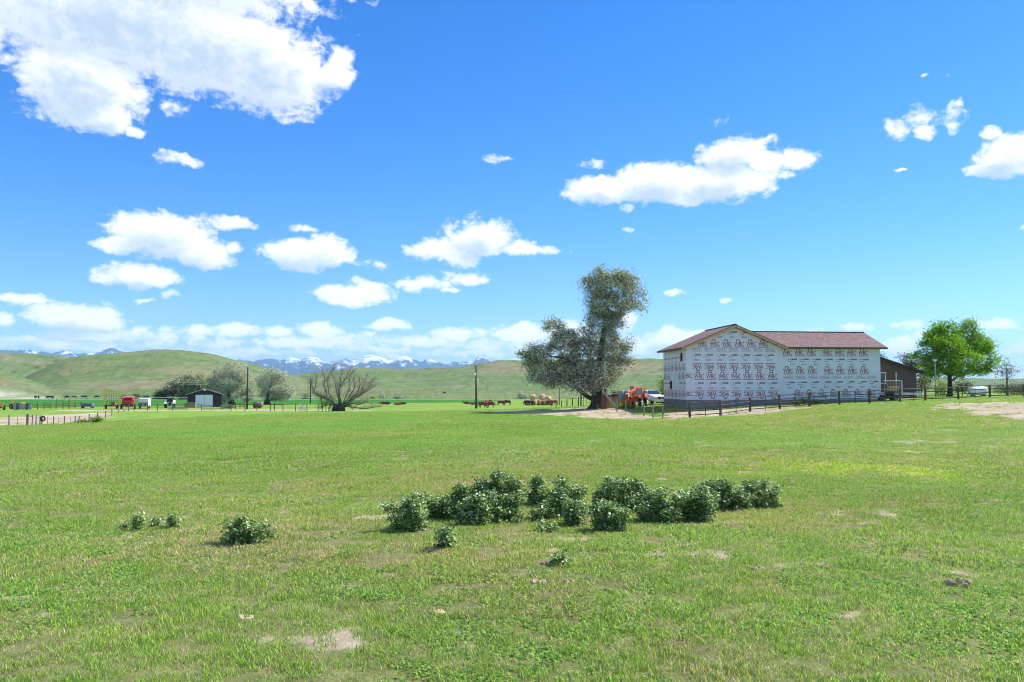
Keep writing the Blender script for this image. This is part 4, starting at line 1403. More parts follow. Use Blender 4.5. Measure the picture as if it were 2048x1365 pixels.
def strokes(m, segs, u, z, flip, fn, off, th):
    s_ = -1 if flip else 1
    for (x0, y0, x1, y1) in segs:
        dx, dy = x1 - x0, y1 - y0
        l_ = math.hypot(dx, dy)
        nx, ny = -dy / l_ * th / 2, dx / l_ * th / 2
        m.add([fn(u + s_ * (x0 + nx), off, z + s_ * (y0 + ny)), fn(u + s_ * (x0 - nx), off, z + s_ * (y0 - ny)), fn(u + s_ * (x1 - nx), off, z + s_ * (y1 - ny)), fn(u + s_ * (x1 + nx), off, z + s_ * (y1 + ny))], [(0, 1, 2, 3)])


HEXA = [(.20, .50, .31, .70), (.31, .70, .57, .70), (.57, .70, .68, .50)]


def sheet(poly, prints, fn, name='wrap_sheet', off=.0):
    """poly in (u, z); prints: (kind, u, z, flip) clipped by the poly's box"""
    m = MB()
    n_ = len(poly)
    m.add([fn(u, -.012 - off, z) for u, z in poly] + [fn(u, .005, z) for u, z in poly], [tuple(range(n_)), tuple(reversed(range(n_, 2 * n_)))] + [(i, (i + 1) % n_, (i + 1) % n_ + n_, i + n_) for i in range(n_)])
    sh = m.build(name, WRAP, HOUSE)
    r_, k_, g_ = MB(), MB(), MB()
    o2 = -.016 - off
    for kind, u, z, flip in prints:
        if kind == 'w':
            put(r_, T_WBC, u, z, flip, fn, o2)
            strokes(k_, HEXA, u, z, flip, fn, o2 - .002, .085)
            strokes(k_, [(-.04, -.13, 1.16, -.13)], u, z, flip, fn, o2, .045)
            strokes(g_, [(.10, .0, .20, .34), (.0, -.06, 1.1, -.06)], u, z, flip, fn, o2, .03)
        elif kind == 'g':
            put(k_, T_GUARD, u + .44, z, flip, fn, o2)
            strokes(g_, [(.0, .07, .42, .07), (0, -.14, .40, -.14), (.40, -.44, .86, -.44), (.42, -.55, .8, -.55)], u, z, flip, fn, o2, .05)
            strokes(k_, [(.42, -.14, .50, -.14), (.28, -.52, .34, -.52), (.28, -.44, .36, -.44)], u, z, flip, fn, o2, .09)
        elif kind == 'c':   # lower edge of a cut logo
            v, f = T_WBC
            strokes(r_, [(x, .03, x + .06, .2) for x in (0, .12, .24, .36, .55, .66, .85, .98)], u, z, flip, fn, o2, .035)
            strokes(g_, [(0, .0, 1.1, .0), (.2, .18, .9, .22)], u, z, flip, fn, o2, .03)
            strokes(k_, [(-.04, -.12, 1.16, -.12)], u, z, flip, fn, o2, .02)
    for mm_, ma, nm in ((r_, RED, 'printed_letters'), (k_, BLK, 'printed_logo'), (g_, GRY, 'printed_small_type')):
        if mm_.v:
            mm_.build(nm, ma, sh)['kind'] = 'stuff'
    return sh


front = lambda u, dp, z: (u, dp, z)
left = lambda u, dp, z: (dp, u, z)


def prow(kind, u0, u1, row, flip=False, pitch=1.41, start=0.0, dd=87.3, tilt=0.0, rh=0.0):
    out = []
    u = u0 + start
    zc = zrow(row, dd)
    while u + 1.2 <= u1:
        z = zc + {'w': -.3, 'g': .06, 'c': -.05}[kind] + tilt * (u - u0)
        out.append((kind, u + (1.12 if flip else 0), z + (.5 if flip else 0), flip))
        u += pitch
    return out


zA, zB = zrow(743), zrow(705)
pr1 = prow('w', .8, GW, 788, True, start=.15) + prow('g', .8, GW, 769, start=.1) + prow('w', .8, GW, 752, start=.1)
sheet([(.8, ZF - .05), (GW, ZF - .05), (GW, zA), (.8, zA)], pr1, front)
pr2 = prow('w', .0, GW, 733, True, start=.7) + prow('g', .0, GW, 713, start=.6)
sheet([(.0, zA + .004), (GW, zA + .004), (GW, zB), (.0, zB)], pr2, front)
zC = ZT + SL * .55
prt = prow('c', .6, GW - .3, 700, start=.1) + [p for p in prow('w', 1.35, GW - 1.2, 687, start=.0)] + prow('g', 3.3, GW - 3.2, 667, start=.1)
sheet([(.0, zB + .004), (GW, zB + .004), (GW, ZT + .02), (GX, ZT + SL * GX + .02), (0, ZT + .02)], prt, front)
# corner strip that wraps round from the left wall
sheet([(-.02, ZF - .04), (.82, ZF - .04), (.82, zA), (-.02, zA)], [], front, 'wrap_corner_strip', .012)
for row, kk in ((788, 'BC'), (752, 'BC')):
    m = MB()
    tm = text_mesh(kk, .012, .72, .5)
    put(m, tm, .02, zrow(row) - .25, False, front, -.034)
    m.build('printed_letters', RED, HOUSE)
# right wing
uR0, uR1 = GW + .004, L_
zD = zrow(757, 88.5)
prr = prow('w', uR0, uR1, 788, start=1.2, pitch=1.42, dd=88.5, tilt=.012) + prow('g', uR0, uR1, 768, start=.3, dd=88.5, tilt=.01)
sheet([(uR0, ZF - .05), (uR1, ZF + .05), (uR1, zD), (uR0, zD)], prr, front)
prr = prow('c', uR0, uR1, 755, start=.1, dd=88.5) + prow('w', uR0, uR0 + 4.3, 741, start=.05, dd=88.5) + prow('w', uR0 + 4.6, uR1, 741, start=.2, dd=88.5) + prow('g', uR0, uR1, 722, start=.6, dd=88.5)
zE = zrow(712, 88.5)
sheet([(uR0, zD + .004), (uR1, zD + .004), (uR1, zE), (uR0, zE)], prr, front)
prr = prow('w', uR0, uR0 + 4.3, 705, start=.0, dd=88.5) + prow('w', uR0 + 4.6, uR1, 705, start=.15, dd=88.5)
sheet([(uR0, zE + .004), (uR1, zE + .004), (uR1, ZT - .02), (uR0, ZT - .02)], prr, front)
# left wall: the sheets leave the openings free
m = MB()
holed(m, 0, DEP, ZF - .05, ZT + .02, W1, lambda u, dp, z: (dp - .012, u, z), .03)
lw = m.build('wrap_sheet', WRAP, HOUSE)
r_, k_, g_ = MB(), MB(), MB()
lf = lambda u, dp, z: (dp, DEP - u, z)


def free(u, z):
    return not any(h[0] - 1.25 < DEP - u < h[1] + .1 and h[2] - .8 < z < h[3] + .2 for h in W1)


for kind, row, st in (('w', 789, .2), ('g', 769, .3), ('w', 754, .2), ('w', 736, .3), ('g', 717, .2)):
    for k, u, z, fl in prow(kind, 0, DEP, row, False, 1.4, st, 87.5):
        if not free(u, z):
            continue
        if k == 'w':
            put(r_, T_WBC, u, z, False, lf, -.016)
            strokes(k_, HEXA, u, z, False, lf, -.018, .105)
        else:
            put(k_, T_GUARD, u + .44, z, False, lf, -.016)
            strokes(g_, [(0, .07, .42, .07), (.40, -.44, .86, -.44)], u, z, False, lf, -.016, .05)
for mm_, ma, nm in ((r_, RED, 'printed_letters'), (k_, BLK, 'printed_logo'), (g_, GRY, 'printed_small_type')):
    mm_.build(nm, ma, lw)['kind'] = 'stuff'

# roofs
OV = .55


def gp(x, y):
    return (x, y, RID - SL * abs(x - GX))


xe = GX + 5.9
m = MB()
m.slab([gp(GX, -OV), gp(GX, DEP + OV), gp(-.62, DEP + OV), gp(-.62, -OV)], .16)
m.build('roof', SHN, HOUSE)
vx0, vx1 = 6.66, 11.47
m = MB()
m.slab([gp(GX, -OV), gp(vx1, -OV), gp(vx0, DEP / 2)], .16)
m.slab([gp(GX, -OV + .001), gp(vx0, DEP / 2), gp(GX, DEP + OV)], .16)
m.slab([gp(GX, DEP + OV), gp(vx0, DEP / 2 + .001), gp(vx1, DEP + OV)], .16)
m.build('roof', SHN, HOUSE)
WR = RID - SL * (vx0 - GX)
WE = WR - SL * (DEP / 2 + OV)


def wing(x, y):
    return (x, y, WR - SL * abs(y - DEP / 2))


rf = None
for nm, poly in (('front', [wing(vx0, DEP / 2), wing(vx1, -OV), wing(L_ + .6, -OV), wing(L_ + .6, DEP / 2)]), ('back', [wing(vx0, DEP / 2), wing(L_ + .6, DEP / 2), wing(L_ + .6, DEP + OV), wing(vx1, DEP + OV)])):
    # the slope gets its own frame so that the shingle courses lie along it
    ang = math.atan(SL) * (1 if nm == 'front' else -1)
    o0 = Vector((vx0, DEP / 2, WR))
    R = Matrix.Rotation(ang, 3, 'X')
    loc = [R.inverted() @ (Vector(p) - o0) for p in poly]
    m = MB()
    n4 = len(loc)
    if nm == 'front':
        loc = loc
    m.add([tuple(p) for p in loc] + [tuple(p - Vector((0, 0, .15))) for p in loc], [tuple(range(n4)), tuple(reversed(range(n4, 2 * n4)))] + [(i, i + n4, (i + 1) % n4 + n4, (i + 1) % n4) for i in range(n4)])
    o = m.build('roof', SHN, HOUSE)
    o.location = o0
    o.rotation_euler = (ang, 0, 0)
m = MB()
m.beam((vx0, DEP / 2, WR + .03), (L_ + .6, DEP / 2, WR + .03), .28, .07)
m.beam((GX, -OV, RID + .02), (GX, DEP + OV, RID + .02), .28, .07)
m.build('ridge_cap', FASC, HOUSE)
# fascias, soffits, rafter tails
m = MB()
m.beam((vx1 - .05, -OV - .02, WE - .10), (L_ + .62, -OV - .02, WE - .10), .04, .2)
m.build('fascia', FASC, HOUSE)
m = MB()
m.beam((-.64, -OV, gp(-.62, 0)[2] - .12), (-.64, DEP + OV, gp(-.62, 0)[2] - .12), .04, .2)
m.build('fascia', FASC, HOUSE)
for a, b in (((-.62, gp(-.62, 0)[2]), (GX, RID)), ((GX, RID), (vx1 + .1, gp(vx1 + .1, 0)[2]))):
    m = MB()
    m.beam((a[0], -OV - .03, a[1] - .17), (b[0], -OV - .03, b[1] - .17), .045, .26)
    m.build('rake_board', LUM, HOUSE)
    m = MB()
    m.beam((a[0], -OV - .045, a[1] - .035), (b[0], -OV - .045, b[1] - .035), .05, .06)
    m.build('drip_edge', FASC, HOUSE)
m = MB()
m.slab([(-.6, -OV + .02, gp(-.6, 0)[2] - .18), (GX, -OV + .02, RID - .18), (GX, -.02, RID - .18), (-.6, -.02, gp(-.6, 0)[2] - .18)], .02)
m.slab([(GX, -OV + .02, RID - .18), (vx1, -OV + .02, gp(vx1, 0)[2] - .18), (vx1, -.02, gp(vx1, 0)[2] - .18), (GX, -.02, RID - .18)], .02)
m.box(((vx1 + L_ + .6) / 2, -OV / 2, WE - .17), (L_ + .6 - vx1, OV - .06, .03))
m.box((-.32, DEP / 2, gp(-.62, 0)[2] - .17), (.58, DEP + .8, .03))
m.build('soffit', LUM, HOUSE)
for i in range(8):
    x = -.3 + i * .78
    m = MB()
    m.box((x, -.28, gp(x, 0)[2] - .27), (.06, .48, .12))
    m.build('lookout_block', LUM, HOUSE)
    m = MB()
    x2 = 2 * GX - x
    m.box((x2, -.28, gp(x2, 0)[2] - .27), (.06, .48, .12))
    m.build('lookout_block', LUM, HOUSE)

# ================================================================== brown house behind
BR = mk('brown_siding', (.125, .09, .078), .75, .15, 2, .2)
BRT = mk('dark_trim', (.05, .035, .032), .6, .2, 3)
WHT = mk('white_paint', (.74, .75, .76), .5, .06, 3)
b0 = G(1790, 97)
H2 = root('brown_house', 'low dark brown sided house half hidden by the wrapped house', 'house', b0)
dd = 97.0


def h2(px, row, dy=0):
    p = P(px, row, dd) - b0
    return Vector((p.x, p.y + dy, p.z))


zb = h2(1790, 806).z
pl, pr_ = h2(1700, 698), h2(1831, 744)
xa, xb = h2(1700, 700).x, h2(1831, 700).x
slope = (h2(1762, 719).z - h2(1831, 742).z) / (h2(1831, 742).x - h2(1762, 719).x)
zr = h2(1831, 742).z
m = MB()
apex = xb - 8.2
m.prism([(xb - 16.4, zb), (xb, zb), (xb, zr), (apex, zr + slope * 8.2), (xb - 16.4, zr)], 0.0, 9.0, 'y')
m.build('wall', BR, H2)
nb = int((h2(1790, 720).z - zb) / .2)
for i in range(nb):
    z = zb + .02 + i * .2
    xr = min(xb, apex + (zr + slope * 8.2 - z - .2) / slope)
    m = MB()
    m.prism([(-.035, z), (-.012, z + .196), (-.002, z + .196), (-.002, z)], xb - 9.5, xr, 'x')
    m.build('siding_board', BR, H2)
m = MB()
m.slab([(apex, -.5, zr + slope * 8.2 + .16), (xb + .9, -.5, zr - slope * .9 + .16), (xb + .9, 9.4, zr - slope * .9 + .16), (apex, 9.4, zr + slope * 8.2 + .16)], .14)
m.slab([(apex - .001, 9.4, zr + slope * 8.2 + .16), (xb - 17.3, 9.4, zr - slope * .9 + .16), (xb - 17.3, -.5, zr - slope * .9 + .16), (apex - .001, -.5, zr + slope * 8.2 + .16)], .14)
ro = m.build('roof', mk('grey_roofing', (.16, .15, .15), .9, .25, 5), H2)
m = MB()
m.beam((apex, -.53, zr + slope * 8.2 + .06), (xb + .92, -.53, zr - slope * .92 + .06), .05, .2)
m.build('fascia', BRT, H2)
m = MB()
m.beam((xb - .05, -.05, zr - .25), (xb + .8, -.3, zr - .3), .06, .08)
m.build('eave_bracket', BRT, H2)
wp0, wp1 = h2(1756, 767, -.06), h2(1770, 746, -.06)
wcx, wcz, ww, wh = (wp0.x + wp1.x) / 2, (wp0.z + wp1.z) / 2, wp1.x - wp0.x, wp1.z - wp0.z
wd = MB()
wd.box((wcx, -.09, wp1.z), (ww + .2, .08, .1)).box((wcx, -.09, wp0.z), (ww + .2, .08, .1)).box((wp0.x, -.09, wcz), (.1, .08, wh - .1)).box((wp1.x, -.09, wcz), (.1, .08, wh - .1))
wf = wd.build('window', WHT, H2)
MB().box((wcx, -.065, wcz), (ww - .1, .02, wh - .1)).build('pane', mk('window_glass', (.035, .05, .055), .08, .1, 1, spec=.8), wf)
MB().box((h2(1791.5, 760).x, -.1, (h2(1791, 746).z + h2(1791, 775).z) / 2), (.1, .1, 1.9)).build('porch_post', WHT, H2)
# lattice porch
lx0, lx1, lz0, lz1 = h2(1758, 770).x, h2(1794, 770).x, h2(1780, 790).z, h2(1780, 762).z
lm_ = MB()
lm_.box(((lx0 + lx1) / 2, -1.2, lz1), (lx1 - lx0, .08, .09)).box((lx1, -1.2, (lz0 + lz1) / 2), (.09, .08, lz1 - lz0))
pr__ = lm_.build('porch_rail', WHT, H2)
n_l = 12
for i in range(n_l):
    x = lx0 + (lx1 - lx0) * (i + .5) / n_l
    MB().box((x, -1.2, (lz0 + lz1) / 2 - .04), (.04, .03, lz1 - lz0 - .1)).build('baluster', mk('weathered_grey_wood', (.34, .32, .31), .9, .2, 5), pr__)
MB().box(((lx0 + lx1) / 2, -.6, lz0 - .1), (lx1 - lx0 + .3, 1.1, .15)).build('porch_deck', BRT, H2)
MB().box((h2(1822, 786).x - 1.6, -.5, h2(1822, 786).z - .1), (5.4, .16, .28)).build('white_beam', WHT, H2)

# ================================================================== fences
PIPE = mk('fence_pipe', (.085, .072, .06), .8, .4, 3)
POSTW = mk('weathered_post', (.105, .085, .065), .95, .35, 5, .4, stretch=(1, 1, .3))
POSTL = mk('grey_post', (.24, .215, .18), .95, .3, 5, .4, stretch=(1, 1, .3))
RUST = mk('rusty_steel', (.15, .085, .055), .8, .4, 5)


def fence(name, label, posts, hgt, rails, r_rail, postm, railm, post_r=.075, stays=1, group=None, steel=(), wire=False):
    """posts: ground points; rails: heights above ground; one rail piece per bay"""
    e = root(name, label, 'fence', posts[0], 0, group)
    for i, p in enumerate(posts):
        h = hgt[i] if isinstance(hgt, list) else hgt
        m = MB()
        rr = .022 if i in steel else post_r
        lean = Vector((random.uniform(-.05, .05), random.uniform(-.05, .05), 0))
        m.path([p + Vector((0, 0, -.3)), p + lean + Vector((0, 0, h))], [rr, rr * .94], 8, .05)
        m.build('post', PIPE if i in steel else postm, e, False, e)
    for i in range(len(posts) - 1):
        a, b = posts[i], posts[i + 1]
        for z in rails:
            mid = (a + b) / 2
            mid.z = (a.z + b.z) / 2 - (.02 if wire else .01)
            m = MB()
            off = Vector((0, -post_r * .9, z))
            m.path([a + off, mid + off, b + off], r_rail, 5, 0)
            m.build('wire' if wire else 'rail', railm, e, False, e)
        for k in range(stays):
            t_ = (k + 1) / (stays + 1)
            p = a.lerp(b, t_)
            p.z = gz(p.x, p.y)
            m = MB()
            m.path([p + Vector((0, -post_r * .9 - r_rail * 1.6, .05)), p + Vector((0, -post_r * .9 - r_rail * 1.6, rails[-1]))], .034, 5)
            m.build('stay', PIPE, e, False, e)
    return e


fp = [G(px, dd) for px, dd in [(1379.6, 73), (1441, 73.5), (1500, 77.5), (1560, 78.5), (1619, 79), (1679, 80.5), (1739, 82), (1800, 83), (1851, 85), (1917, 86), (1980, 87.5), (2048, 89), (2130, 91)]]
fence('pipe_fence', 'pipe rail fence with wooden posts running past the wrapped house', fp, 1.46, [.25, .62, 1.0, 1.38], .045, POSTW, PIPE, .12, 1)
fp = [G(px, dd) for px, dd in [(1234, 88), (1251, 87), (1271, 85), (1288, 81), (1306, 78), (1325.6, 75)]]
fence('pipe_fence', 'short dark post fence beside the orange loader and pickup', fp, 1.35, [.4, .85, 1.25], .022, POSTL, PIPE, .07, 0)
# gate between the two
e = root('pipe_gate', 'rusty pipe gate in the shade of the wrapped house', 'gate', G(1352, 74.2))
ga, gb = G(1328, 75), G(1377, 73.2)
for z in (.3, .6, .9, 1.2):
    MB().path([ga + Vector((0, 0, z)), gb + Vector((0, 0, z))], .022, 6).build('rail', RUST, e, False, e)
for t_ in (0, .5, 1):
    p = ga.lerp(gb, t_)
    MB().path([p + Vector((0, -.03, .27)), p + Vector((0, -.03, 1.23))], .024, 6).build('upright', RUST, e, False, e)
fp = [G(px, dd) for px, dd in [(1103.5, 175), (1112.6, 160), (1123, 146), (1134, 134), (1144.5, 124), (1156.6, 116)]]
fence('wire_fence', 'wooden post fence receding left of the poplar trunk', fp, 1.35, [.5, .9, 1.25], .012, POSTW, PIPE, .09, 0, wire=True)
pxs = [(18, 105), (35, 105.5), (53, 106), (56, 106), (64.4, 106.5), (71.7, 107), (80.2, 107.5), (84, 107.6), (95, 108), (107, 108.5), (117, 109), (129, 109.5), (140, 110), (150, 110.5), (158.5, 111), (178, 113), (195, 121), (211, 129), (224, 139), (236.5, 148), (248, 155), (257, 160)]
fp = [G(-60, 101), G(-20, 103.5)] + [G(px, dd) for px, dd in pxs]
hg = [1.4, 1.4] + [1.45, 1.3, 1.5, 1.5, 1.35, 1.35, 1.25, 1.25, 1.1, 1.1, 1.0, 1.1, 1.0, 1.05, 1.05, 1.25, 1.25, 1.3, 1.3, 1.35, 1.3, 1.35]
fence('wire_fence', 'wire fence with mixed posts in front of the pale dirt pen', fp, hg, [.45, .8, 1.0], .008, POSTL, PIPE, .085, 0, steel=(3, 10, 12, 14), wire=True)
e = root('fence_brace', 'two braced wooden fence bays with crossbars before the dirt pen', 'fence', G(64, 106.4))
for a, b, h in ((56, 64.4, 1.25), (71.7, 80.2, 1.05)):
    MB().path([G(a, 106.3) + Vector((0, -.1, h)), G(b, 106.8) + Vector((0, -.1, h - .08))], .06, 6).build('crossbar', POSTL, e, False, e)
tp = G(85.5, 107.2)
m = MB()
for k in range(16):
    a0, a1 = 2 * math.pi * k / 16, 2 * math.pi * (k + 1) / 16
    m.path([(math.cos(a0) * .28, 0, math.sin(a0) * .28), (math.cos(a1) * .28, 0, math.sin(a1) * .28)], .1, 7)
o = m.build('tyre', mk('rubber', (.025, .025, .026), .85, .2, 6), None, True)
o.location = tp + Vector((.1, -.2, .85))
tag(o, 'old black tyre hung on a fence post by the dirt pen', 'tyre')
fp = [G(px, dd) for px, dd in [(257, 160), (268, 161), (295, 162), (315, 162), (345, 162.5), (374, 163), (403, 163)]]
fence('pipe_fence', 'thin pipe fence in front of the tractor', fp, 1.3, [.6, 1.2], .03, POSTW, PIPE, .08, 0)
e = root('pipe_gate', 'low pipe gate in front of the white shed doors', 'gate', G(432, 162))
ga, gb = G(403, 161.5), G(462, 161.5)
for z in (.15, .45, .75, 1.1):
    MB().path([ga + Vector((0, 0, z)), gb + Vector((0, 0, z - (.05 if z > 1 else 0)))], .028, 6).build('rail', PIPE, e, False, e)
for t_ in (0, .33, .66, 1):
    p = ga.lerp(gb, t_)
    MB().path([p + Vector((0, -.03, 0)), p + Vector((0, -.03, 1.12))], .035, 6).build('upright', PIPE, e, False, e)
fp = [G(px, dd) for px, dd in [(462, 162), (490.5, 162), (514, 162), (541, 161), (566, 160), (591, 158), (614, 156), (636, 153), (660, 151)]]
fence('pipe_fence', 'pipe fence with wooden posts along the pale track', fp, 1.3, [.75, 1.2], .02, POSTW, PIPE, .085, 0)
e = root('fence_brace', 'wooden H brace with a crossbar beside the pale track', 'fence', G(557, 161.5))
MB().path([G(549, 163) + Vector((0, 0, -.2)), G(549, 163) + Vector((0, 0, 1.5))], .1, 8).build('post', POSTW, e, False, e)
MB().path([G(549, 163) + Vector((0, 0, 1.3)), G(566, 160.2) + Vector((0, 0, 1.3))], .08, 8).build('crossbar', POSTW, e, False, e)
# corral beyond the pen
fp = [G(px, dd) for px, dd in [(62, 178), (75, 178), (88, 179), (100, 179), (112, 180), (126, 181), (138, 181), (150, 182), (163, 183)]]
fence('corral_fence', 'brown plank corral fence beyond the pale dirt pen', fp, [1.5] * 4 + [2.3, 1.6, 2.3, 1.5, 1.5], [.4, .8, 1.2], .06, POSTW, RUST, .1, 0)
e = root('panel_fence', 'grey corrugated panel fence at the left edge', 'fence', G(40, 176))
for i in range(6):
    a, b = G(26 + i * 6.2, 176), G(31.8 + i * 6.2, 176)
    m = MB()
    c = (a + b) / 2
    m.box((c.x, c.y, c.z + .65 + (i % 3) * .05), ((b - a).length, .05, 1.4))
    m.build('panel', mk('grey_tin_%d' % (i % 3), [(.36, .36, .33), (.10, .10, .11), (.30, .34, .28)][i % 3], .7, .2, 3), e, False, e)
# cattle chute cage and board pen by the poplar
e = root('cattle_cage', 'dark steel cattle panel cage left of the poplar trunk', 'cage', G(1172, 112))
for a, b in (((1161, 112), (1184, 112)), ((1161, 112), (1163, 116)), ((1184, 112), (1186, 116))):
    pa, pb = G(*a), G(*b)
    for z in (.1, .5, .9, 1.3, 1.75):
        MB().path([pa + Vector((0, 0, z)), pb + Vector((0, 0, z))], .025, 6).build('rail', PIPE, e, False, e)
    for t_ in (0, .25, .5, .75, 1):
        p = pa.lerp(pb, t_)
        MB().path([p, p + Vector((0, -.03, 1.78))], .03, 6).build('upright', POSTW, e, False, e)
e = root('board_pen', 'reddish brown board loading pen right of the poplar trunk', 'pen', G(1215, 94))
pa, pb = G(1206, 93), G(1236, 95)
for i in range(6):
    z = .15 + i * .26
    MB().beam(pa + Vector((0, 0, z)), pb + Vector((0, 0, z)), .05, .23).build('board', mk('red_brown_board', (.12, .065, .045), .9, .3, 4), e, False, e)
for t_ in (0, .33, .66, 1):
    p = pa.lerp(pb, t_)
    MB().box((p.x, p.y + .08, p.z + .8), (.16, .12, 1.75)).build('post', POSTW, e, False, e)
for i in range(6):
    p = G(1203 + i * 1.8, 93)
    MB().box((p.x, p.y - .2, p.z + .75 + .15 * min(i, 3)), (.1, .05, 1.5 + .3 * min(i, 3))).build('plank', mk('red_brown_plank', (.14, .075, .05), .9, .3, 4), e, False, e)
MB().beam(G(1207, 92) + Vector((0, 0, 2.1)), G(1233, 91.2) + Vector((0, 0, .1)), .07, .2).build('brace_plank', POSTL, e, False, e)
MB().beam(pa + Vector((0, -.05, 1.72)), pb + Vector((0, -.05, 1.72)), .2, .05).build('cap_board', POSTL, e, False, e)

# ================================================================== poles and wires
POLE = mk('creosote_pole', (.06, .043, .032), .9, .3, 4, .3, stretch=(1, 1, .2))


def upole(px, d_, toprow, label, r=.16, arm=False):
    p = G(px, d_)
    top = P(px, toprow, d_)
    e = root('utility_pole', label, 'pole', p)
    MB().path([p + Vector((0, 0, -.4)), Vector((p.x, p.y, top.z))], [r, r * .72], 10).build('shaft', POLE, e, True, e)
    if arm:
        MB().box((p.x, p.y - .12, top.z - .5), (1.6, .1, .12)).build('crossarm', POLE, e, False, e)
        for s_ in (-.65, .65):
            MB().path([(p.x + s_, p.y - .12, top.z - .44), (p.x + s_, p.y - .12, top.z - .26)], .05, 8).build('insulator', WHT, e, True, e)
    return e, Vector((p.x, p.y, top.z))


e, tA = upole(952, 165, 731, 'dark utility pole with a yellow guy guard among the cattle', .2)
MB().cyl(tA + Vector((-.3, -.2, -2.6)), tA + Vector((-.3, -.2, -1.7)), .2, 12).build('transformer', mk('pale_grey_metal', (.55, .57, .58), .5, .1, 3, metal=.2), e, True, e)
MB().path([G(955.5, 165), G(955.5, 165) + Vector((0, -.1, 6.3))], .07, 8).build('conduit', mk('pale_grey_metal', (.55, .57, .58), .5), e, True, e)
ga = G(995, 166)
MB().path([tA + Vector((0, 0, -.6)), tA.lerp(ga, .75)], .022, 5).build('guy_wire', PIPE, e, False, e)
MB().path([tA.lerp(ga, .35), ga], .05, 6).build('guy_guard', mk('guy_guard_yellow', (.55, .50, .12), .6), e, False, e)
e, tB = upole(494, 176, 734, 'tall dark utility pole between the two silver trees', .2)
e, tC = upole(620.5, 255, 756, 'thin far utility pole left of the dead tree', .17, True)
e, tD = upole(1118.5, 215, 776, 'thin pole standing under the poplar branches', .15)
tE = Vector((23.4, 96.6, 3.5))
WIREM = mk('aluminium_wire', (.62, .64, .62), .45, .05, 2, metal=.3)
for i, (za, zc, ze) in enumerate(((-1.9, -.3, 0), (-3.0, -1.0, -.5))):
    m = MB()
    for a, b, sag in ((tC + Vector((0, 0, zc)), tA + Vector((0, -.2, za)), 1.0), (tA + Vector((0, -.2, za)), tE + Vector((0, 0, ze)), .5), (P(-150, 766 + 6 * i, 300), tC + Vector((0, 0, zc)), 1.0)):
        m.path([a.lerp(b, k / 14) + Vector((0, 0, -sag * 4 * (k / 14) * (1 - k / 14))) for k in range(15)], .03, 4)
    o = m.build('power_line', WIREM, None)
    tag(o, ('upper' if i == 0 else 'lower') + ' of two pale power lines crossing in front of the hill', 'wire', 'power lines')
e = root('irrigation_pipe', 'long white irrigation pipe on wheels across the green crop', 'pipe', G(330, 316))
m = MB()
pp = [G(px, 318) + Vector((0, 0, 1.0)) for px in range(130, 660, 40)]
m.path(pp, .09, 6).build('pipe', WHT, e, True, e)
for p in pp[::2]:
    m = MB()
    for k in range(10):
        a0, a1 = 2 * math.pi * k / 10, 2 * math.pi * (k + 1) / 10
        m.path([p + Vector((0, math.cos(a0) * .75, math.sin(a0) * .75 - .1)), p + Vector((0, math.cos(a1) * .75, math.sin(a1) * .75 - .1))], .04, 5)
    for k in range(3):
        a0 = math.pi * k / 3
        m.path([p + Vector((0, math.cos(a0) * .75, math.sin(a0) * .75 - .1)), p - Vector((0, math.cos(a0) * .75, math.sin(a0) * .75 + .1))], .025, 4)
    m.build('wheel', PIPE, e, False, e)
# yard lamp post
p = G(1872, 97)
e = root('lamp_post', 'thin grey yard lamp post in front of the leafy tree', 'lamp post', p)
top = P(1869, 722, 97)
MB().path([p + Vector((0, 0, -.2)), Vector((p.x, p.y, top.z))], [.07, .045], 8).build('shaft', mk('galvanised_steel', (.42, .43, .44), .45, .15, 4, metal=.6), e, True, e)
MB().box((top.x, top.y - .1, top.z + .08), (.42, .3, .18)).build('lamp_head', WHT, e, False, e)
MB().cyl((top.x, top.y - .12, top.z - .02), (top.x, top.y - .12, top.z - .16), .13, 12, .09).build('lens', mk('lamp_lens', (.7, .7, .68), .2), e, True, e)

# ================================================================== shed
SHD = mk('dark_shed_board', (.055, .042, .040), .9, .3, 3, .3, stretch=(3, 3, .4))
p = G(409, 196)
e = root('shed', 'small dark gable shed with white double doors', 'shed', p, math.radians(20))
k = 196 / F


def sx(px):
    return (px - 409) * k


w0, w1 = sx(377), sx(441)
ez, az_ = (816 - 790) * k, (816 - 780.5) * k
m = MB()
m.prism([(w0, -.1), (w1, -.1), (w1, ez), (0, az_), (w0, ez)], 0, 7, 'y')
m.build('wall', SHD, e)
nb = 22
for i in range(nb):
    x0, x1 = w0 + (w1 - w0) * i / nb, w0 + (w1 - w0) * (i + 1) / nb
    zt_ = lambda x: ez + (az_ - ez) * (1 - abs(x) / abs(w0)) - .02
    if sx(392) - .1 < (x0 + x1) / 2 < sx(424) + .1:
        continue
    m = MB()
    m.add([(x0 + .01, -.03, -.05), (x1 - .01, -.03, -.05), (x1 - .01, -.03, zt_(x1)), (x0 + .01, -.03, zt_(x0)), (x0 + .01, -.003, -.05), (x1 - .01, -.003, -.05), (x1 - .01, -.003, zt_(x1)), (x0 + .01, -.003, zt_(x0))],
          [(0, 1, 2, 3), (0, 4, 5, 1), (1, 5, 6, 2), (2, 6, 7, 3), (3, 7, 4, 0)])
    m.build('board', SHD, e)
m = MB()
m.slab([(0, -.7, az_ + .12), (w1 + .45, -.7, ez - .12), (w1 + .45, 7.5, ez - .12), (0, 7.5, az_ + .12)], .1)
m.slab([(-.001, 7.5, az_ + .12), (w0 - .45, 7.5, ez - .12), (w0 - .45, -.7, ez - .12), (-.001, -.7, az_ + .12)], .1)
m.build('roof', mk('shed_roof', (.13, .115, .11), .85, .3, 3), e)
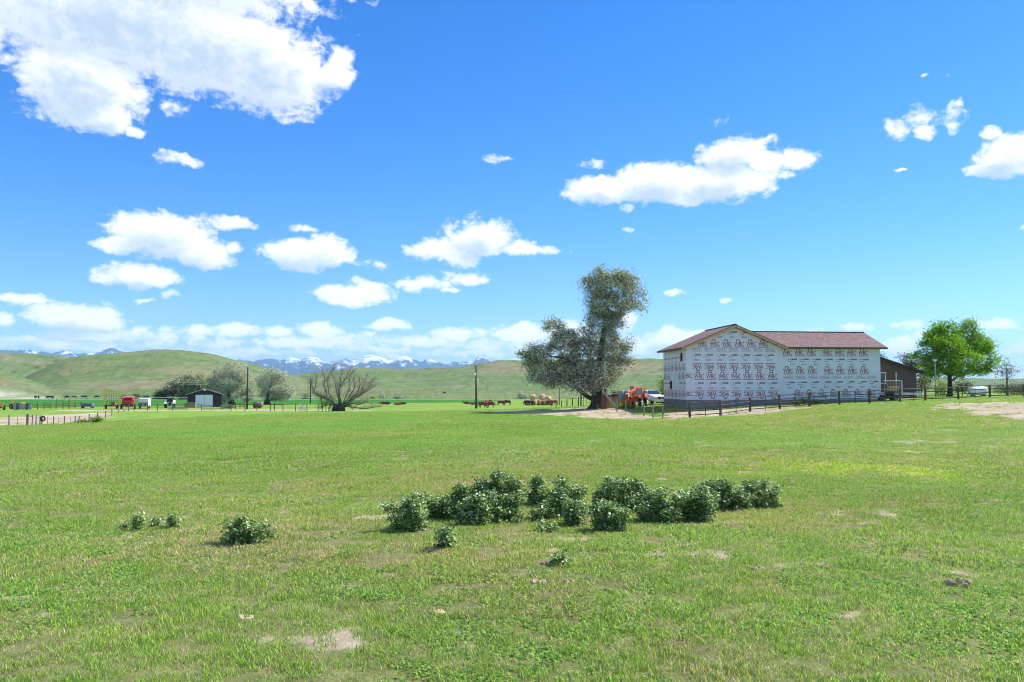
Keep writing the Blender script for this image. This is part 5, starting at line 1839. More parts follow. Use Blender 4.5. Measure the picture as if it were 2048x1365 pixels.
for s_ in (w0 - .45, w1 + .45):
    MB().beam((s_, -.72, ez - .17), (0, -.72, az_ + .07), .04, .14).build('barge_board', mk('pale_trim', (.45, .42, .40), .7), e)
DOORW = mk('door_white', (.78, .80, .84), .5, .05, 2)
for a, b in ((392, 408.2), (408.6, 424)):
    x0, x1 = sx(a), sx(b)
    zt_ = (816 - 791.5) * k
    m = MB()
    m.box(((x0 + x1) / 2, -.10, zt_ / 2), (x1 - x0, .05, zt_))
    dr = m.build('door', DOORW, e)
    for i in range(6):
        xx = x0 + (x1 - x0) * (i + .5) / 6
        MB().box((xx, -.135, zt_ / 2), ((x1 - x0) / 6 - .025, .02, zt_ - .06)).build('plank', DOORW, dr)
MB().ball((sx(408.5), -.8, az_ - .25), (.22, .12, .2), 10, 6).build('gable_lamp', WHT, e, True)
o = MB().box((0, 0, .55), (2.6, 1.0, 1.1)).build('box', mk('tan_crate', (.30, .235, .11), .9, .25, 3), None, bevel=.05)
e = root('feed_bin', 'tan wooden bin beside the shed doors', 'bin', G(381, 193))
o.parent = e
o.name = 'bin_body'
MB().box((0, 0, 1.13), (2.75, 1.15, .08)).build('lid', POSTL, e)
MB().box((1.0, -.53, .55), (.12, .06, 1.1)).build('batten', POSTL, e)
MB().box((-1.0, -.53, .55), (.12, .06, 1.1)).build('batten', POSTL, e)

# ================================================================== machines
RUB = mk('rubber', (.025, .025, .026), .85)
STL = mk('dark_steel', (.06, .06, .065), .5, .25, 4, metal=.5)
GLS = mk('vehicle_glass', (.03, .045, .06), .06, .1, 1, spec=.9)


def wheel(par, c, r, w, hub, rimr=.55, axis='x', lugs=0):
    a = Vector((1, 0, 0)) if axis == 'x' else Vector((0, 1, 0))
    c = Vector(c)
    m = MB()
    m.path([c - a * w * .5, c - a * w * .46, c - a * w * .25, c + a * w * .25, c + a * w * .46, c + a * w * .5], [r * .82, r * .93, r, r, r * .93, r * .82], 24)
    if lugs:
        for k_ in range(lugs):
            t_ = 2 * math.pi * k_ / lugs
            q_ = Vector((0, math.cos(t_), math.sin(t_))) if axis == 'x' else Vector((math.cos(t_), 0, math.sin(t_)))
            m.beam(c + q_ * r * 1.0 - a * w * .45, c + q_ * r * 1.02 + a * w * .45, .06, .07)
    ty = m.build('wheel', RUB, par)
    m = MB()
    m.path([c - a * (w * .5 + .02), c + a * (w * .5 + .02)], r * rimr, 16)
    m.build('rim', hub, ty)
    m = MB()
    m.path([c - a * (w * .5 + .06), c + a * (w * .5 + .06)], r * rimr * .35, 10)
    m.build('hub_cap', STL, ty)
    return ty


# --- white pickup, nose towards the camera and a little to the right
p = G(1303, 102)
e = root('pickup_truck', 'white pickup truck parked nose first behind the orange loader', 'truck', p, math.radians(14))
PW = mk('truck_white', (.80, .81, .82), .28, .03, 2, coat=.5)
CHR = mk('chrome', (.6, .6, .62), .15, .05, 2, metal=1.0)
BLKP = mk('black_plastic', (.02, .02, .022), .5, .1, 4)
# x = width, -y = front
m = MB()
m.prism([(-2.9, .55), (2.9, .55), (2.9, 1.25), (.9, 1.25), (-2.9, 1.18), (-2.97, .9)], -1.0, 1.0, 'x')
m.build('body', PW, e, bevel=.09)
m = MB()
m.add([(-.92, -2.85, 1.17), (.92, -2.85, 1.17), (.96, -1.0, 1.33), (-.96, -1.0, 1.33), (-.86, -2.75, 1.20), (.86, -2.75, 1.20), (.8, -1.0, 1.42), (-.8, -1.0, 1.42)], [(0, 1, 5, 4), (1, 2, 6, 5), (3, 0, 4, 7), (4, 5, 6, 7), (2, 3, 7, 6)])
m.build('hood', PW, e, bevel=.04)
m = MB()
m.add([(-.96, -1.0, 1.25), (.96, -1.0, 1.25), (.96, 1.3, 1.25), (-.96, 1.3, 1.25), (-.74, -.2, 1.92), (.74, -.2, 1.92), (.74, 1.05, 1.95), (-.74, 1.05, 1.95)], [(0, 1, 5, 4), (1, 2, 6, 5), (2, 3, 7, 6), (3, 0, 4, 7), (4, 5, 6, 7)])
m.build('cab', PW, e, bevel=.06)
m = MB()
m.add([(-.84, -1.0, 1.34), (.84, -1.0, 1.34), (.68, -.30, 1.88), (-.68, -.30, 1.88)], [(0, 1, 2, 3)])
m.v = [(a, b - .04, c + .03) for a, b, c in m.v]
m.build('windshield', GLS, e)
for s_ in (-1, 1):
    m = MB()
    m.add([(s_ * .965, -.7, 1.33), (s_ * .965, .95, 1.33), (s_ * .80, .85, 1.83), (s_ * .80, -.25, 1.83)], [(0, 1, 2, 3)])
    m.build('side_window', GLS, e)
    MB().box((s_ * .78, -2.96, .98), (.30, .08, .22)).build('headlight', mk('headlamp', (.7, .72, .74), .12, .05, 2, spec=.8), e, bevel=.02)
    mir = MB().box((s_ * 1.12, -.75, 1.42), (.24, .1, .26)).build('mirror', BLKP, e, bevel=.02)
    wheel(e, (s_ * .88, -1.95, .40), .40, .28, CHR, .6)
    wheel(e, (s_ * .88, 1.85, .40), .40, .28, CHR, .6)
MB().box((0, -2.97, .98), (1.1, .08, .36)).build('grille_surround', PW, e, bevel=.02)
for sx_ in (-.27, .27):
    for sz_ in (.90, 1.07):
        MB().box((sx_, -3.02, sz_), (.46, .04, .12)).build('grille_opening', BLKP, e)
MB().box((0, -3.02, .60), (1.95, .22, .26)).build('bumper', PW, e, bevel=.04)
MB().box((0, -3.06, .42), (1.6, .12, .14)).build('air_dam', BLKP, e)
MB().box((0, -3.145, .60), (.36, .02, .17)).build('license_plate', mk('plate', (.5, .45, .4), .5), e)

# --- orange telehandler
p = G(1273, 97)
e = root('telehandler', 'orange telescopic loader parked left of the white pickup', 'loader', p, math.radians(-24), None, .86)
ORG = mk('loader_orange', (.56, .085, .012), .4, .14, 3, coat=.2)
m = MB().box((0, .2, 1.05), (1.5, 4.4, .6))
m.build('chassis', ORG, e, bevel=.06)
for s_ in (-1, 1):
    for yy in (-1.4, 1.6):
        wheel(e, (s_ * 1.0, yy, .62), .62, .40, WHT, .55, lugs=14)
m = MB()
m.beam((-.25, 2.6, 2.55), (-.5, -2.4, 1.75), .55, .72)
bo = m.build('boom', ORG, e, bevel=.04)
MB().beam((-.5, -2.3, 1.77), (-.53, -3.1, 1.62), .4, .52).build('inner_boom', mk('boom_decal_grey', (.45, .46, .50), .4), bo)
MB().beam((-.53, -3.0, 1.7), (-.53, -3.25, .75), .4, .3).build('boom_head', ORG, bo)
MB().cyl((-.5, -.6, 1.2), (-.4, 1.2, 2.1), .09, 10).build('lift_cylinder', CHR, bo, True)
MB().box((-.53, -3.5, .72), (1.5, .12, .55)).build('fork_carriage', ORG, e)
for s_ in (-.45, .45):
    MB().box((-.53 + s_, -4.1, .47), (.14, 1.2, .06)).build('fork', STL, e)
cab_ = MB()
for x, y in ((.25, -1.0), (1.05, -1.0), (.25, .5), (1.05, .5)):
    cab_.beam((x, y, 1.35), (x, y, 2.62), .08, .08)
cab_.box((.65, -.25, 2.66), (.96, 1.7, .09))
cab_.build('cab_frame', ORG, e)
MB().box((.65, -1.0, 2.0), (.7, .02, 1.1)).build('cab_glass', mk('pale_cab_glass', (.32, .42, .36), .1, .05, 1, spec=.8), e)
MB().box((.65, .2, 1.6), (.5, .5, .5)).build('seat', BLKP, e, bevel=.05)
MB().cyl((.95, .3, 2.7), (.95, .3, 2.9), .07, 10).build('beacon', mk('amber', (.7, .28, .02), .3), e, True)
MB().box((.55, 1.65, 1.6), (.95, 1.6, .65)).build('engine_cover', ORG, e, bevel=.08)
MB().box((.55, -1.9, 1.45), (.95, 1.2, .4)).build('front_cover', ORG, e, bevel=.08)
MB().box((0, 2.5, 1.05), (1.7, .4, .8)).build('counterweight', mk('dark_red_paint', (.22, .03, .015), .5), e, bevel=.05)
MB().box((-.95, 1.3, 2.2), (.12, 1.6, 1.5)).build('side_shield', mk('dark_red_paint', (.22, .03, .015), .5), e)
# pale tanks in the pen behind
for i, (px, lab) in enumerate(((1243, 'grey plastic drum left of the orange loader'), (1254, 'pale drum touching the orange loader'))):
    p = G(px, 99)
    o = MB()
    o.path([(0, 0, 0), (0, 0, .08), (0, 0, .7), (0, 0, .76), (0, 0, .84), (0, 0, 1.45), (0, 0, 1.55)], [.42, .47, .47, .49, .47, .47, .40], 18)
    b = root('drum', lab, 'drum', p + Vector((0, 0, .45)))
    o.build('barrel', mk('drum_grey', (.42, .44, .45), .6), b, True)
    MB().cyl((.12, -.1, 1.55), (.12, -.1, 1.62), .06, 10).build('bung', BLKP, b, True)
    for s_ in (-.3, .3):
        MB().box((s_, 0, -.22), (.12, .8, .44)).build('skid', POSTW, b)

# --- tractor, nose to the camera
p = G(339.5, 186)
e = root('tractor', 'dark old tractor with a canopy facing the camera near the shed', 'tractor', p, math.radians(24))
TD = mk('tractor_dark', (.05, .035, .032), .6, .3, 3)
wheel(e, (-.95, .8, .85), .85, .48, mk('wheel_grey', (.45, .44, .43), .6), .5, lugs=16)
wheel(e, (.95, .8, .85), .85, .48, mk('wheel_grey', (.45, .44, .43), .6), .5, lugs=16)
wheel(e, (-.65, -1.4, .45), .45, .25, mk('wheel_grey', (.45, .44, .43), .6), .5)
wheel(e, (.65, -1.4, .45), .45, .25, mk('wheel_grey', (.45, .44, .43), .6), .5)
MB().box((0, -.7, 1.15), (.72, 2.0, .7)).build('hood', TD, e, bevel=.08)
MB().box((0, -1.72, 1.1), (.62, .06, .6)).build('grille', BLKP, e)
MB().box((0, .3, .75), (.6, 2.6, .5)).build('frame', STL, e)
for s_ in (-1, 1):
    m = MB()
    for k_ in range(6):
        a0, a1 = math.radians(20 + 25 * k_), math.radians(45 + 25 * k_)
        m.beam((s_ * .95, .8 + math.cos(a0) * .95, .85 + math.sin(a0) * .95), (s_ * .95, .8 + math.cos(a1) * .95, .85 + math.sin(a1) * .95), .55, .05)
    m.build('fender', WHT, e)
    MB().ball((s_ * .42, -1.7, 1.35), .11, 10, 6).build('headlight', WHT, e, True)
for x, y in ((-.6, .2), (.6, .2), (-.6, 1.3), (.6, 1.3)):
    MB().beam((x, y, 1.2), (x * .95, y, 2.65), .07, .07).build('canopy_post', BLKP, e)
MB().box((0, .75, 2.72), (1.55, 1.6, .14)).build('canopy', mk('canopy_tan', (.22, .18, .15), .7), e, bevel=.04)
MB().box((0, .9, 1.75), (1.1, .5, .9)).build('seat_back', BLKP, e, bevel=.06)
MB().cyl((.2, -.9, 1.5), (.2, -.9, 2.2), .05, 8).build('exhaust', STL, e, True)
# hay rake / harrow in front of it
e = root('harrow', 'low rusty harrow with pale tines lying in front of the tractor', 'implement', G(352, 165))
MB().box((0, 0, .25), (3.6, .12, .12)).build('tool_bar', RUST, e)
MB().box((0, .8, .25), (3.6, .12, .12)).build('tool_bar', RUST, e)
for i in range(12):
    x = -1.7 + i * .31
    MB().path([(x, 0, .3), (x + .1, .4, .8 + .2 * (i % 3)), (x + .15, .8, .35)], .035, 5).build('tine', POSTL, e)

# --- bale wagon with yellow frame
p = G(223, 178)
e = root('bale_wagon', 'yellow framed bale wagon parked left of the red baler', 'wagon', p, math.radians(28))
YP = mk('machine_yellow', (.62, .46, .03), .5, .15, 3)
for s_ in (-1.55, 1.55):
    MB().box((s_, 0, 2.0), (.28, .25, 3.0)).build('side_post', YP, e)
    MB().box((s_, 2.4, 1.8), (.2, .2, 2.6)).build('rear_post', YP, e)
    MB().box((s_, 1.2, 1.2), (.14, 2.4, .2)).build('side_rail', YP, e)
MB().box((0, 0, 3.45), (3.3, .18, .16)).build('top_bar', YP, e)
MB().box((0, 1.2, .75), (3.0, 3.4, .2)).build('bed', STL, e)
for i in range(7):
    MB().box((-1.1 + i * .36, 2.4, 2.1), (.06, .06, 2.6)).build('rack_bar', STL, e)
for s_ in (-1, 1):
    wheel(e, (s_ * 1.1, 1.0, .5), .5, .35, YP, .55)
    wheel(e, (s_ * 1.1, 2.1, .5), .5, .35, YP, .55)
MB().box((.3, -.6, 1.25), (1.0, .9, .9)).build('pickup_unit', mk('faded_brown_paint', (.18, .10, .08), .7), e, bevel=.12)
MB().ball((.7, -1.0, 1.0), (.3, .3, .45), 10, 7).build('drive_cover', mk('faded_orange', (.5, .16, .08), .6), e, True)
MB().beam((0, -.3, .5), (0, -2.2, .45), .16, .16).build('drawbar', YP, e)

# --- red baler
p = G(256, 176)
e = root('baler', 'bright red round baler between the bale wagon and stock trailer', 'baler', p, math.radians(22))
RP = mk('baler_red', (.46, .022, .022), .35, .12, 3, coat=.3)
m = MB()
m.prism([(-1.0, .9), (1.2, .8), (1.9, 1.6), (1.7, 2.4), (.8, 2.85), (-.4, 2.75), (-1.1, 2.2)], -1.2, 1.2, 'x')
m.build('chamber', RP, e, bevel=.18)
MB().box((0, -1.0, 2.25), (1.5, .25, .55)).build('front_opening', mk('deep_red', (.12, .01, .012), .6), e)
MB().box((0, -1.12, 1.5), (1.9, .3, .7)).build('front_shield', RP, e, bevel=.1)
MB().box((0, -1.3, .75), (2.2, .5, .4)).build('pickup_reel', STL, e, bevel=.05)
MB().beam((0, -1.1, .8), (0, -3.0, .55), .18, .18).build('drawbar', STL, e)
MB().ball((.75, -1.3, 1.3), .15, 10, 6).build('lamp', mk('faded_orange', (.5, .16, .08), .6), e, True)
for s_ in (-1, 1):
    wheel(e, (s_ * 1.35, .4, .55), .55, .4, WHT, .5, lugs=10)

# --- white stock trailer
p = G(286.5, 180)
e = root('stock_trailer', 'boxy stock trailer with white upper half and grey doors', 'trailer', p, math.radians(16))
TW = mk('trailer_white', (.74, .76, .79), .4, .06, 2)
TG = mk('trailer_grey', (.17, .175, .19), .5, .2, 3)
MB().box((0, 1.6, 1.85), (2.1, 4.0, .95)).build('upper_body', TW, e, bevel=.08)
MB().box((0, 1.6, .95), (2.06, 3.96, .8)).build('lower_body', TW, e)
for s_ in (-.51, .51):
    dr = MB().box((s_, -.42, .95), (.98, .05, .85)).build('rear_door', TG, e)
    MB().box((s_ * .15, -.46, .95), (.05, .04, .5)).build('latch', WHT, dr)
MB().box((0, -.42, 1.85), (1.98, .06, .85)).build('rear_panel', TW, e)
for s_ in (-1, 1):
    wheel(e, (s_ * .95, 1.4, .36), .36, .24, TG, .55)
    wheel(e, (s_ * .95, 2.2, .36), .36, .24, TG, .55)
    MB().box((s_ * 1.09, 1.8, .82), (.2, 1.8, .06)).build('mudguard', TW, e)

# --- blue feeder, orange tractors at left
e = root('hay_feeder', 'small blue grey tub feeder left of the bale wagon', 'feeder', G(175, 186))
MB().box((0, 0, .75), (2.6, 1.3, .7)).build('tub', mk('tub_blue', (.12, .17, .22), .6), e, bevel=.05)
MB().box((0, -.02, 1.16), (2.75, 1.45, .12)).build('rim', mk('tub_edge', (.22, .28, .34), .6), e)
for s_ in (-1.1, 1.1):
    MB().box((s_, 0, .2), (.15, 1.2, .4)).build('skid', STL, e)
OP = mk('machine_orange', (.62, .26, .03), .5, .15, 3)
for i, (px, dd, sc, lab) in enumerate(((32, 182, .8, 'orange yellow machine top showing above the grey panel fence'), (2, 172, .75, 'small orange tractor at the left picture edge'))):
    p = G(px, dd)
    e = root('small_tractor', lab, 'tractor', p, math.radians(70 - 40 * i), None, sc)
    wheel(e, (-.85, .8, .75), .75, .4, OP, .5, lugs=14)
    wheel(e, (.85, .8, .75), .75, .4, OP, .5, lugs=14)
    wheel(e, (-.6, -1.3, .42), .42, .25, OP, .5)
    wheel(e, (.6, -1.3, .42), .42, .25, OP, .5)
    MB().box((0, -.6, 1.2), (.75, 1.9, .65)).build('hood', OP, e, bevel=.1)
    MB().box((0, .3, .75), (.6, 2.2, .4)).build('frame', STL, e)
    for s_ in (-.5, .5):
        MB().beam((s_, 1.2, 1.2), (s_, 1.25, 2.2), .08, .08).build('roll_bar_post', OP, e)
        MB().beam((s_, -.4, 1.5), (s_ * .9, -2.3, 1.75), .12, .2).build('loader_arm', OP, e)
        MB().box((s_ * 1.7, .8, 1.62), (.45, 1.2, .08)).build('fender', OP, e)
    MB().box((0, 1.25, 2.2), (1.08, .08, .08)).build('roll_bar_top', OP, e)
    MB().box((0, -2.5, 1.7), (1.5, .5, .45)).build('bucket', OP, e)
    MB().box((0, .75, 1.5), (.5, .45, .5)).build('seat', BLKP, e, bevel=.05)

# junk between shed and track
e = root('log_pile', 'pile of pale weathered logs right of the shed', 'logs', G(450, 178))
rl = random.Random(3)
for i in range(7):
    x = rl.uniform(-1.8, 1.2)
    MB().path([(x, rl.uniform(-.5, .5), .2 + .15 * (i % 3)), (x + rl.uniform(1.2, 2.4), rl.uniform(-.5, .5), .35 + .25 * (i % 3))], [.15, .1], 7, .1).build('log', POSTL, e, False)
e = root('wood_rack', 'brown wooden rack with a leaning pole beside the utility pole', 'rack', G(480, 176))
for x in (-1.0, .0, .9):
    MB().box((x, 0, .7), (.14, .14, 1.5)).build('post', POSTW, e)
for z in (.5, .9, 1.3):
    MB().box((0, -.1, z), (2.4, .06, .14)).build('slat', mk('tan_crate', (.30, .235, .11), .9), e)
MB().path([(.2, 0, .6), (.7, 0, 2.6)], .06, 6).build('leaning_pole', mk('raw_lumber', (.52, .34, .16)), e)
e = root('fuel_tank', 'brown round tank on its side with pale ends by the track', 'tank', G(514, 181))
m = MB()
m.path([(-.8, 0, .85), (-.75, 0, .85), (.75, 0, .85), (.8, 0, .85)], [.6, .68, .68, .6], 18)
m.build('barrel', mk('tank_brown', (.17, .10, .10), .6), e, True)
for s_ in (-.5, .5):
    MB().box((s_, 0, .12), (.15, .9, .25)).build('cradle', POSTW, e)
m = MB()
m.path([(.82, 0, .85), (1.25, 0, .85)], [.68, .6], 18)
m.build('pale_end_drum', POSTL, e, True)
e = root('branch_pile', 'bleached tangle of dead branches left of the dead tree', 'branches', G(604, 160))
for i in range(9):
    MB().path([(rl.uniform(-.9, .9), rl.uniform(-.5, .5), .05), (rl.uniform(-.5, .5), rl.uniform(-.4, .4), .7), (rl.uniform(-1.2, 1.0), rl.uniform(-.5, .5), rl.uniform(.8, 1.9))], [.07, .05, .02], 5).build('branch', mk('bleached_wood', (.5, .49, .47), .9), e)

# propane tank
p = G(1956, 97)
e = root('propane_tank', 'white propane tank with a blue dome behind the fence', 'tank', p, math.radians(6))
m = MB()
pp, rr = [], []
for i in range(11):
    t_ = i / 10
    a = math.pi * t_
    pp.append((-1.2 - .0 + (2.4) * t_ if False else -math.cos(a) * 1.28 if False else -1.28 + 2.56 * t_, 0, .78))
    q_ = abs(2 * t_ - 1)
    rr.append(.5 * math.sqrt(max(.0, 1 - max(0, (q_ - .6) / .4) ** 2)) + .02)
m.path(pp, rr, 22)
m.build('vessel', mk('tank_white', (.80, .81, .83), .35, .04, 2), e, True)
MB().ball((.05, 0, 1.28), (.2, .2, .17), 14, 8).build('dome', mk('dome_blue', (.04, .10, .42), .4), e, True)
for s_ in (-.7, .7):
    MB().box((s_, 0, .16), (.16, .7, .34)).build('leg', CONC, e)
# hay and machine by the brown house
e = root('yard_machine', 'dark mower with a tan straw bale on it by the porch', 'machine', G(1781, 88))
MB().box((-.3, 0, .55), (1.5, .8, .35)).build('deck', BLKP, e, bevel=.06)
MB().box((-.05, .05, .9), (.9, .6, .35)).build('hood', BLKP, e, bevel=.08)
wheel(e, (-.95, -.35, .26), .26, .2, POSTL, .5, 'y')
wheel(e, (.35, -.35, .3), .3, .2, POSTL, .5, 'y')
wheel(e, (-.95, .35, .26), .26, .2, POSTL, .5, 'y')
wheel(e, (.35, .35, .3), .3, .2, POSTL, .5, 'y')
MB().path([(.1, 0, 1.0), (.35, 0, 1.25)], .03, 6).build('steering_column', STL, e)
o = MB().box((0, 0, .3), (1.05, .6, .5)).build('straw_bale', mk('straw', (.44, .31, .13), .95, .3, 14, .5), None, bevel=.07)
o.location = G(1789, 88) + Vector((0, .1, 1.07))
tag(o, 'tan straw bale resting on the dark mower', 'bale')

# ================================================================== hay bales
HAY = mk('hay_round', (.40, .29, .14), .95, .3, 8, .6)
HAYL = mk('hay_pale', (.56, .44, .24), .95, .25, 8, .6)
pr0 = None
for i, (px, dd, z, lab) in enumerate(((1056, 222, 0, 'round hay bale at the left end of the stack'), (1065, 224, 1.5, 'pale bale on top of the stack at left'), (1068, 220, 0, 'shaded round bale second along the stack'), (1079, 221, 0, 'round bale in the middle of the stack'),
                                      (1084, 224, 1.5, 'pale bale on top of the stack at right'), (1090, 221, 0, 'round bale fourth along the stack'), (1096, 224, 1.0, 'tilted pale bale right of the top one'), (1101, 221, 0, 'bale at the right end of the stack'))):
    p = G(px, dd)
    e = root('hay_bale', lab, 'hay bale', p + Vector((0, 0, z)), random.uniform(-.5, .5) + 1.2, 'stacked round hay bales')
    m = MB()
    m.path([(0, -.75, .75), (0, -.7, .75), (0, .7, .75), (0, .75, .75)], [.66, .76, .77, .66], 20, .03)
    m.build('roll', HAYL if z else HAY, e, True)
    for yy in (-.3, 0, .3):
        m = MB()
        for k_ in range(12):
            a0, a1 = 2 * math.pi * k_ / 12, 2 * math.pi * (k_ + 1) / 12
            m.path([(math.cos(a0) * .785, yy, .75 + math.sin(a0) * .785), (math.cos(a1) * .785, yy, .75 + math.sin(a1) * .785)], .012, 3, 0, False)
        m.build('twine', POSTL, e)

# ================================================================== cattle


def cow_mesh(pose):
    """one continuous body grown from a skeleton: nose to -x"""
    V, E, R = [], [], []

    def add(p, r, par):
        V.append(p)
        R.append(r)
        if par is not None:
            E.append((par, len(V) - 1))
        return len(V) - 1
    lie = pose == 'lie'
    dz = -.62 if lie else 0
    hip = add((.62, 0, 1.12 + dz), (.30, .31), None)
    rump = add((.85, 0, 1.15 + dz), (.20, .22), hip)
    belly = add((.1, 0, 1.02 + dz), (.37, .40), hip)
    chest = add((-.45, 0, 1.02 + dz), (.31, .38), belly)
    sho = add((-.70, 0, 1.10 + dz), (.23, .30), chest)
    if pose == 'graze':
        nk = add((-1.0, 0, .92), (.15, .20), sho)
        hd = add((-1.26, 0, .55), (.13, .14), nk)
        ms = add((-1.40, 0, .22), (.085, .085), hd)
    elif pose == 'stand':
        nk = add((-1.0, 0, 1.28), (.15, .20), sho)
        hd = add((-1.26, 0, 1.42), (.14, .14), nk)
        ms = add((-1.58, 0, 1.26), (.09, .09), hd)
    else:
        nk = add((-.98, .05, 1.22 + dz), (.15, .19), sho)
        hd = add((-1.20, .1, 1.36 + dz), (.13, .13), nk)
        ms = add((-1.48, .14, 1.22 + dz), (.085, .085), hd)
    for s_ in (-1, 1):
        add((V[hd][0] + .03, s_ * .24 + V[hd][1], V[hd][2] + .06), (.035, .05), hd)
    for s_ in (-1, 1):
        if lie:
            k_ = add((-.75, s_ * .26, .22), (.10, .10), chest)
            add((-1.05, s_ * .24, .08), (.055, .055), k_)
            k_ = add((.6, s_ * .36, .28), (.16, .2), hip)
            k2 = add((.25, s_ * .42, .10), (.07, .07), k_)
            add((.0, s_ * .42, .06), (.05, .05), k2)
        else:
            st_ = .10 * s_
            k_ = add((-.62 + st_, s_ * .20, .62), (.105, .11), chest)
            k2 = add((-.63 + st_ * 1.6, s_ * .20, .36), (.058, .06), k_)
            add((-.64 + st_ * 1.6, s_ * .20, .03), (.055, .05), k2)
            k_ = add((.66 - st_, s_ * .22, .72), (.15, .17), hip)
            k2 = add((.82 - st_ * 1.5, s_ * .20, .40), (.06, .07), k_)
            add((.76 - st_ * 1.5, s_ * .20, .03), (.052, .05), k2)
    t0 = add((.99, 0, 1.08 + dz), (.045, .045), rump)
    t1 = add((1.05, 0, .7 + dz * .6), (.028, .028), t0)
    add((1.04, 0, .45 + dz * .5), (.045, .045), t1)
    me = bpy.data.meshes.new('cow_skeleton')
    me.from_pydata(V, E, [])
    ob = bpy.data.objects.new('cow_skeleton', me)
    COL.objects.link(ob)
    sk = ob.modifiers.new('skin', 'SKIN')
    for i, r_ in enumerate(R):
        me.skin_vertices[0].data[i].radius = r_
    me.skin_vertices[0].data[0].use_root = True
    sb_ = ob.modifiers.new('sub', 'SUBSURF')
    sb_.levels = sb_.render_levels = 2
    dg = bpy.context.evaluated_depsgraph_get()
    out = bpy.data.meshes.new_from_object(ob.evaluated_get(dg))
    bpy.data.objects.remove(ob)
    out.polygons.foreach_set('use_smooth', [True] * len(out.polygons))
    return out


COWM = {k_: cow_mesh(k_) for k_ in ('graze', 'stand', 'lie')}
REDH = mk('red_hide', (.185, .058, .022), .75, .3, 2.5, .2)
BLKH = mk('black_hide', (.018, .016, .016), .7, .3, 2.5, .2)
MUZ = mk('pale_muzzle', (.30, .20, .15), .7)
RED_ = REDH
cows = [(966, 176, 'graze', 185, RED_, 'red cow grazing nearest the utility pole, left of a pair'), (980, 180, 'graze', 150, RED_, 'red cow grazing at right of the nearest pair'),
        (972, 215, 'stand', 20, RED_, 'red cow standing behind the nearest grazing pair'), (985, 222, 'lie', 200, RED_, 'red cow lying behind the nearest grazing pair'),
        (946, 228, 'lie', 10, RED_, 'red cow lying just left of the utility pole'), (934, 238, 'lie', 170, RED_, 'flat lying red calf farther left of the utility pole'),
        (1003, 214, 'stand', 8, RED_, 'red cow standing broadside midway between pole and hay bales'), (1014, 222, 'graze', 200, BLKH, 'black cow grazing behind the broadside red cow'),
        (1100, 210, 'graze', 10, RED_, 'red cow feeding at the right end of the hay bales'), (1108, 214, 'stand', 190, RED_, 'red cow standing farthest right of the hay bales'),
        (1066, 212, 'stand', 100, RED_, 'red cow seen end on before the hay bales'), (1086, 210, 'stand', 80, RED_, 'red cow end on before the right hand bales'), (1055, 212, 'graze', 20, BLKH, 'dark cow eating at the left end of the hay bales'),
        (774, 232, 'lie', 185, BLKH, 'black cow lying in the pasture right of the dead tree'), (795, 222, 'lie', 20, RED_, 'red cow lying right of the black cow'),
        (806, 232, 'lie', 170, RED_, 'red cow lying behind another right of the black cow'), (765, 236, 'lie', 5, RED_, 'thin line of a red cow lying left of the black cow')]
for (px, dd, pose, deg, hide, lab) in cows:
    p = G(px, dd)
    e = root('cow', lab, 'cow', p, math.radians(deg + 180), 'cattle in the valley pasture', 1.08)
    me = COWM[pose].copy()
    me.materials.clear()
    me.materials.append(hide)
    ob = bpy.data.objects.new('body', me)
    COL.objects.link(ob)
    ob.parent = e
    mz_ = {'graze': (-1.41, 0, .18), 'stand': (-1.61, 0, 1.25), 'lie': (-1.5, .145, .59)}[pose]
    MB().ball(mz_, (.075, .075, .07), 10, 6).build('muzzle', MUZ, e, True)
me = COWM['graze'].copy()
me.materials.clear()
me.materials.append(BLKH)
for i, (px, dd) in enumerate(((71, 352), (77, 346), (94, 352), (100, 347), (105, 349), (133, 350), (149, 345), (168, 352), (173, 349), (193, 351))):
    o = bpy.data.objects.new('distant_cow', me)
    COL.objects.link(o)
    o.location = G(px, dd)
    o.rotation_euler = (0, 0, random.uniform(0, 6.28))
    tag(o, 'tiny dark cow far off on the pale strip below the left hill', 'cow', 'dark cattle far off below the left hill')
me = COWM['stand'].copy()
me.materials.clear()
me.materials.append(BLKH)
o = bpy.data.objects.new('distant_cow', me)
COL.objects.link(o)
o.location = G(889, 480)
tag(o, 'lone dark animal on the hillside left of the utility pole', 'cow', None)

# ================================================================== grass
def blade_clump(name, n, rad, hgt, wid, pal, wts, seed, broad=False):
    r = np.random.default_rng(seed)
    V_, F_, C_ = [], [], []
    for i in range(n):
        a = r.uniform(0, 6.283)
        q_ = rad * math.sqrt(r.uniform(0, 1))
        b = Vector((math.cos(a) * q_, math.sin(a) * q_, -.008))
        h = hgt * r.uniform(.45, 1.25)
        la = r.uniform(0, 6.283)
        ln = h * r.uniform(.25, 1.3) * (1.2 if broad else 1)
        d_ = Vector((math.cos(la), math.sin(la), 0))
        s_ = Vector((-d_.y, d_.x, 0))
        w_ = wid * r.uniform(.6, 1.3)
        m1 = b + d_ * ln * .35 + Vector((0, 0, h * .65))
        t1 = b + d_ * ln + Vector((0, 0, h * (1 if not broad else .75)))
        k_ = len(V_)
        wm = w_ * (1.6 if broad else .85)
        V_ += [b - s_ * w_ * .5, b + s_ * w_ * .5, m1 + s_ * wm * .5, m1 - s_ * wm * .5, t1]
        F_ += [(k_, k_ + 1, k_ + 2, k_ + 3), (k_ + 3, k_ + 2, k_ + 4)]
        c = np.array(pal[r.choice(len(pal), p=wts)]) * r.uniform(.5, 1.5)
        C_ += [tuple(c) + (1,)] * 5
    me = bpy.data.meshes.new(name)
    me.from_pydata([tuple(v) for v in V_], [], F_)
    ca = me.color_attributes.new('col', 'FLOAT_COLOR', 'POINT')
    ca.data.foreach_set('color', np.array(C_, np.float32).ravel())
    me.materials.append(GRASSM)
    return bpy.data.objects.new(name, me)


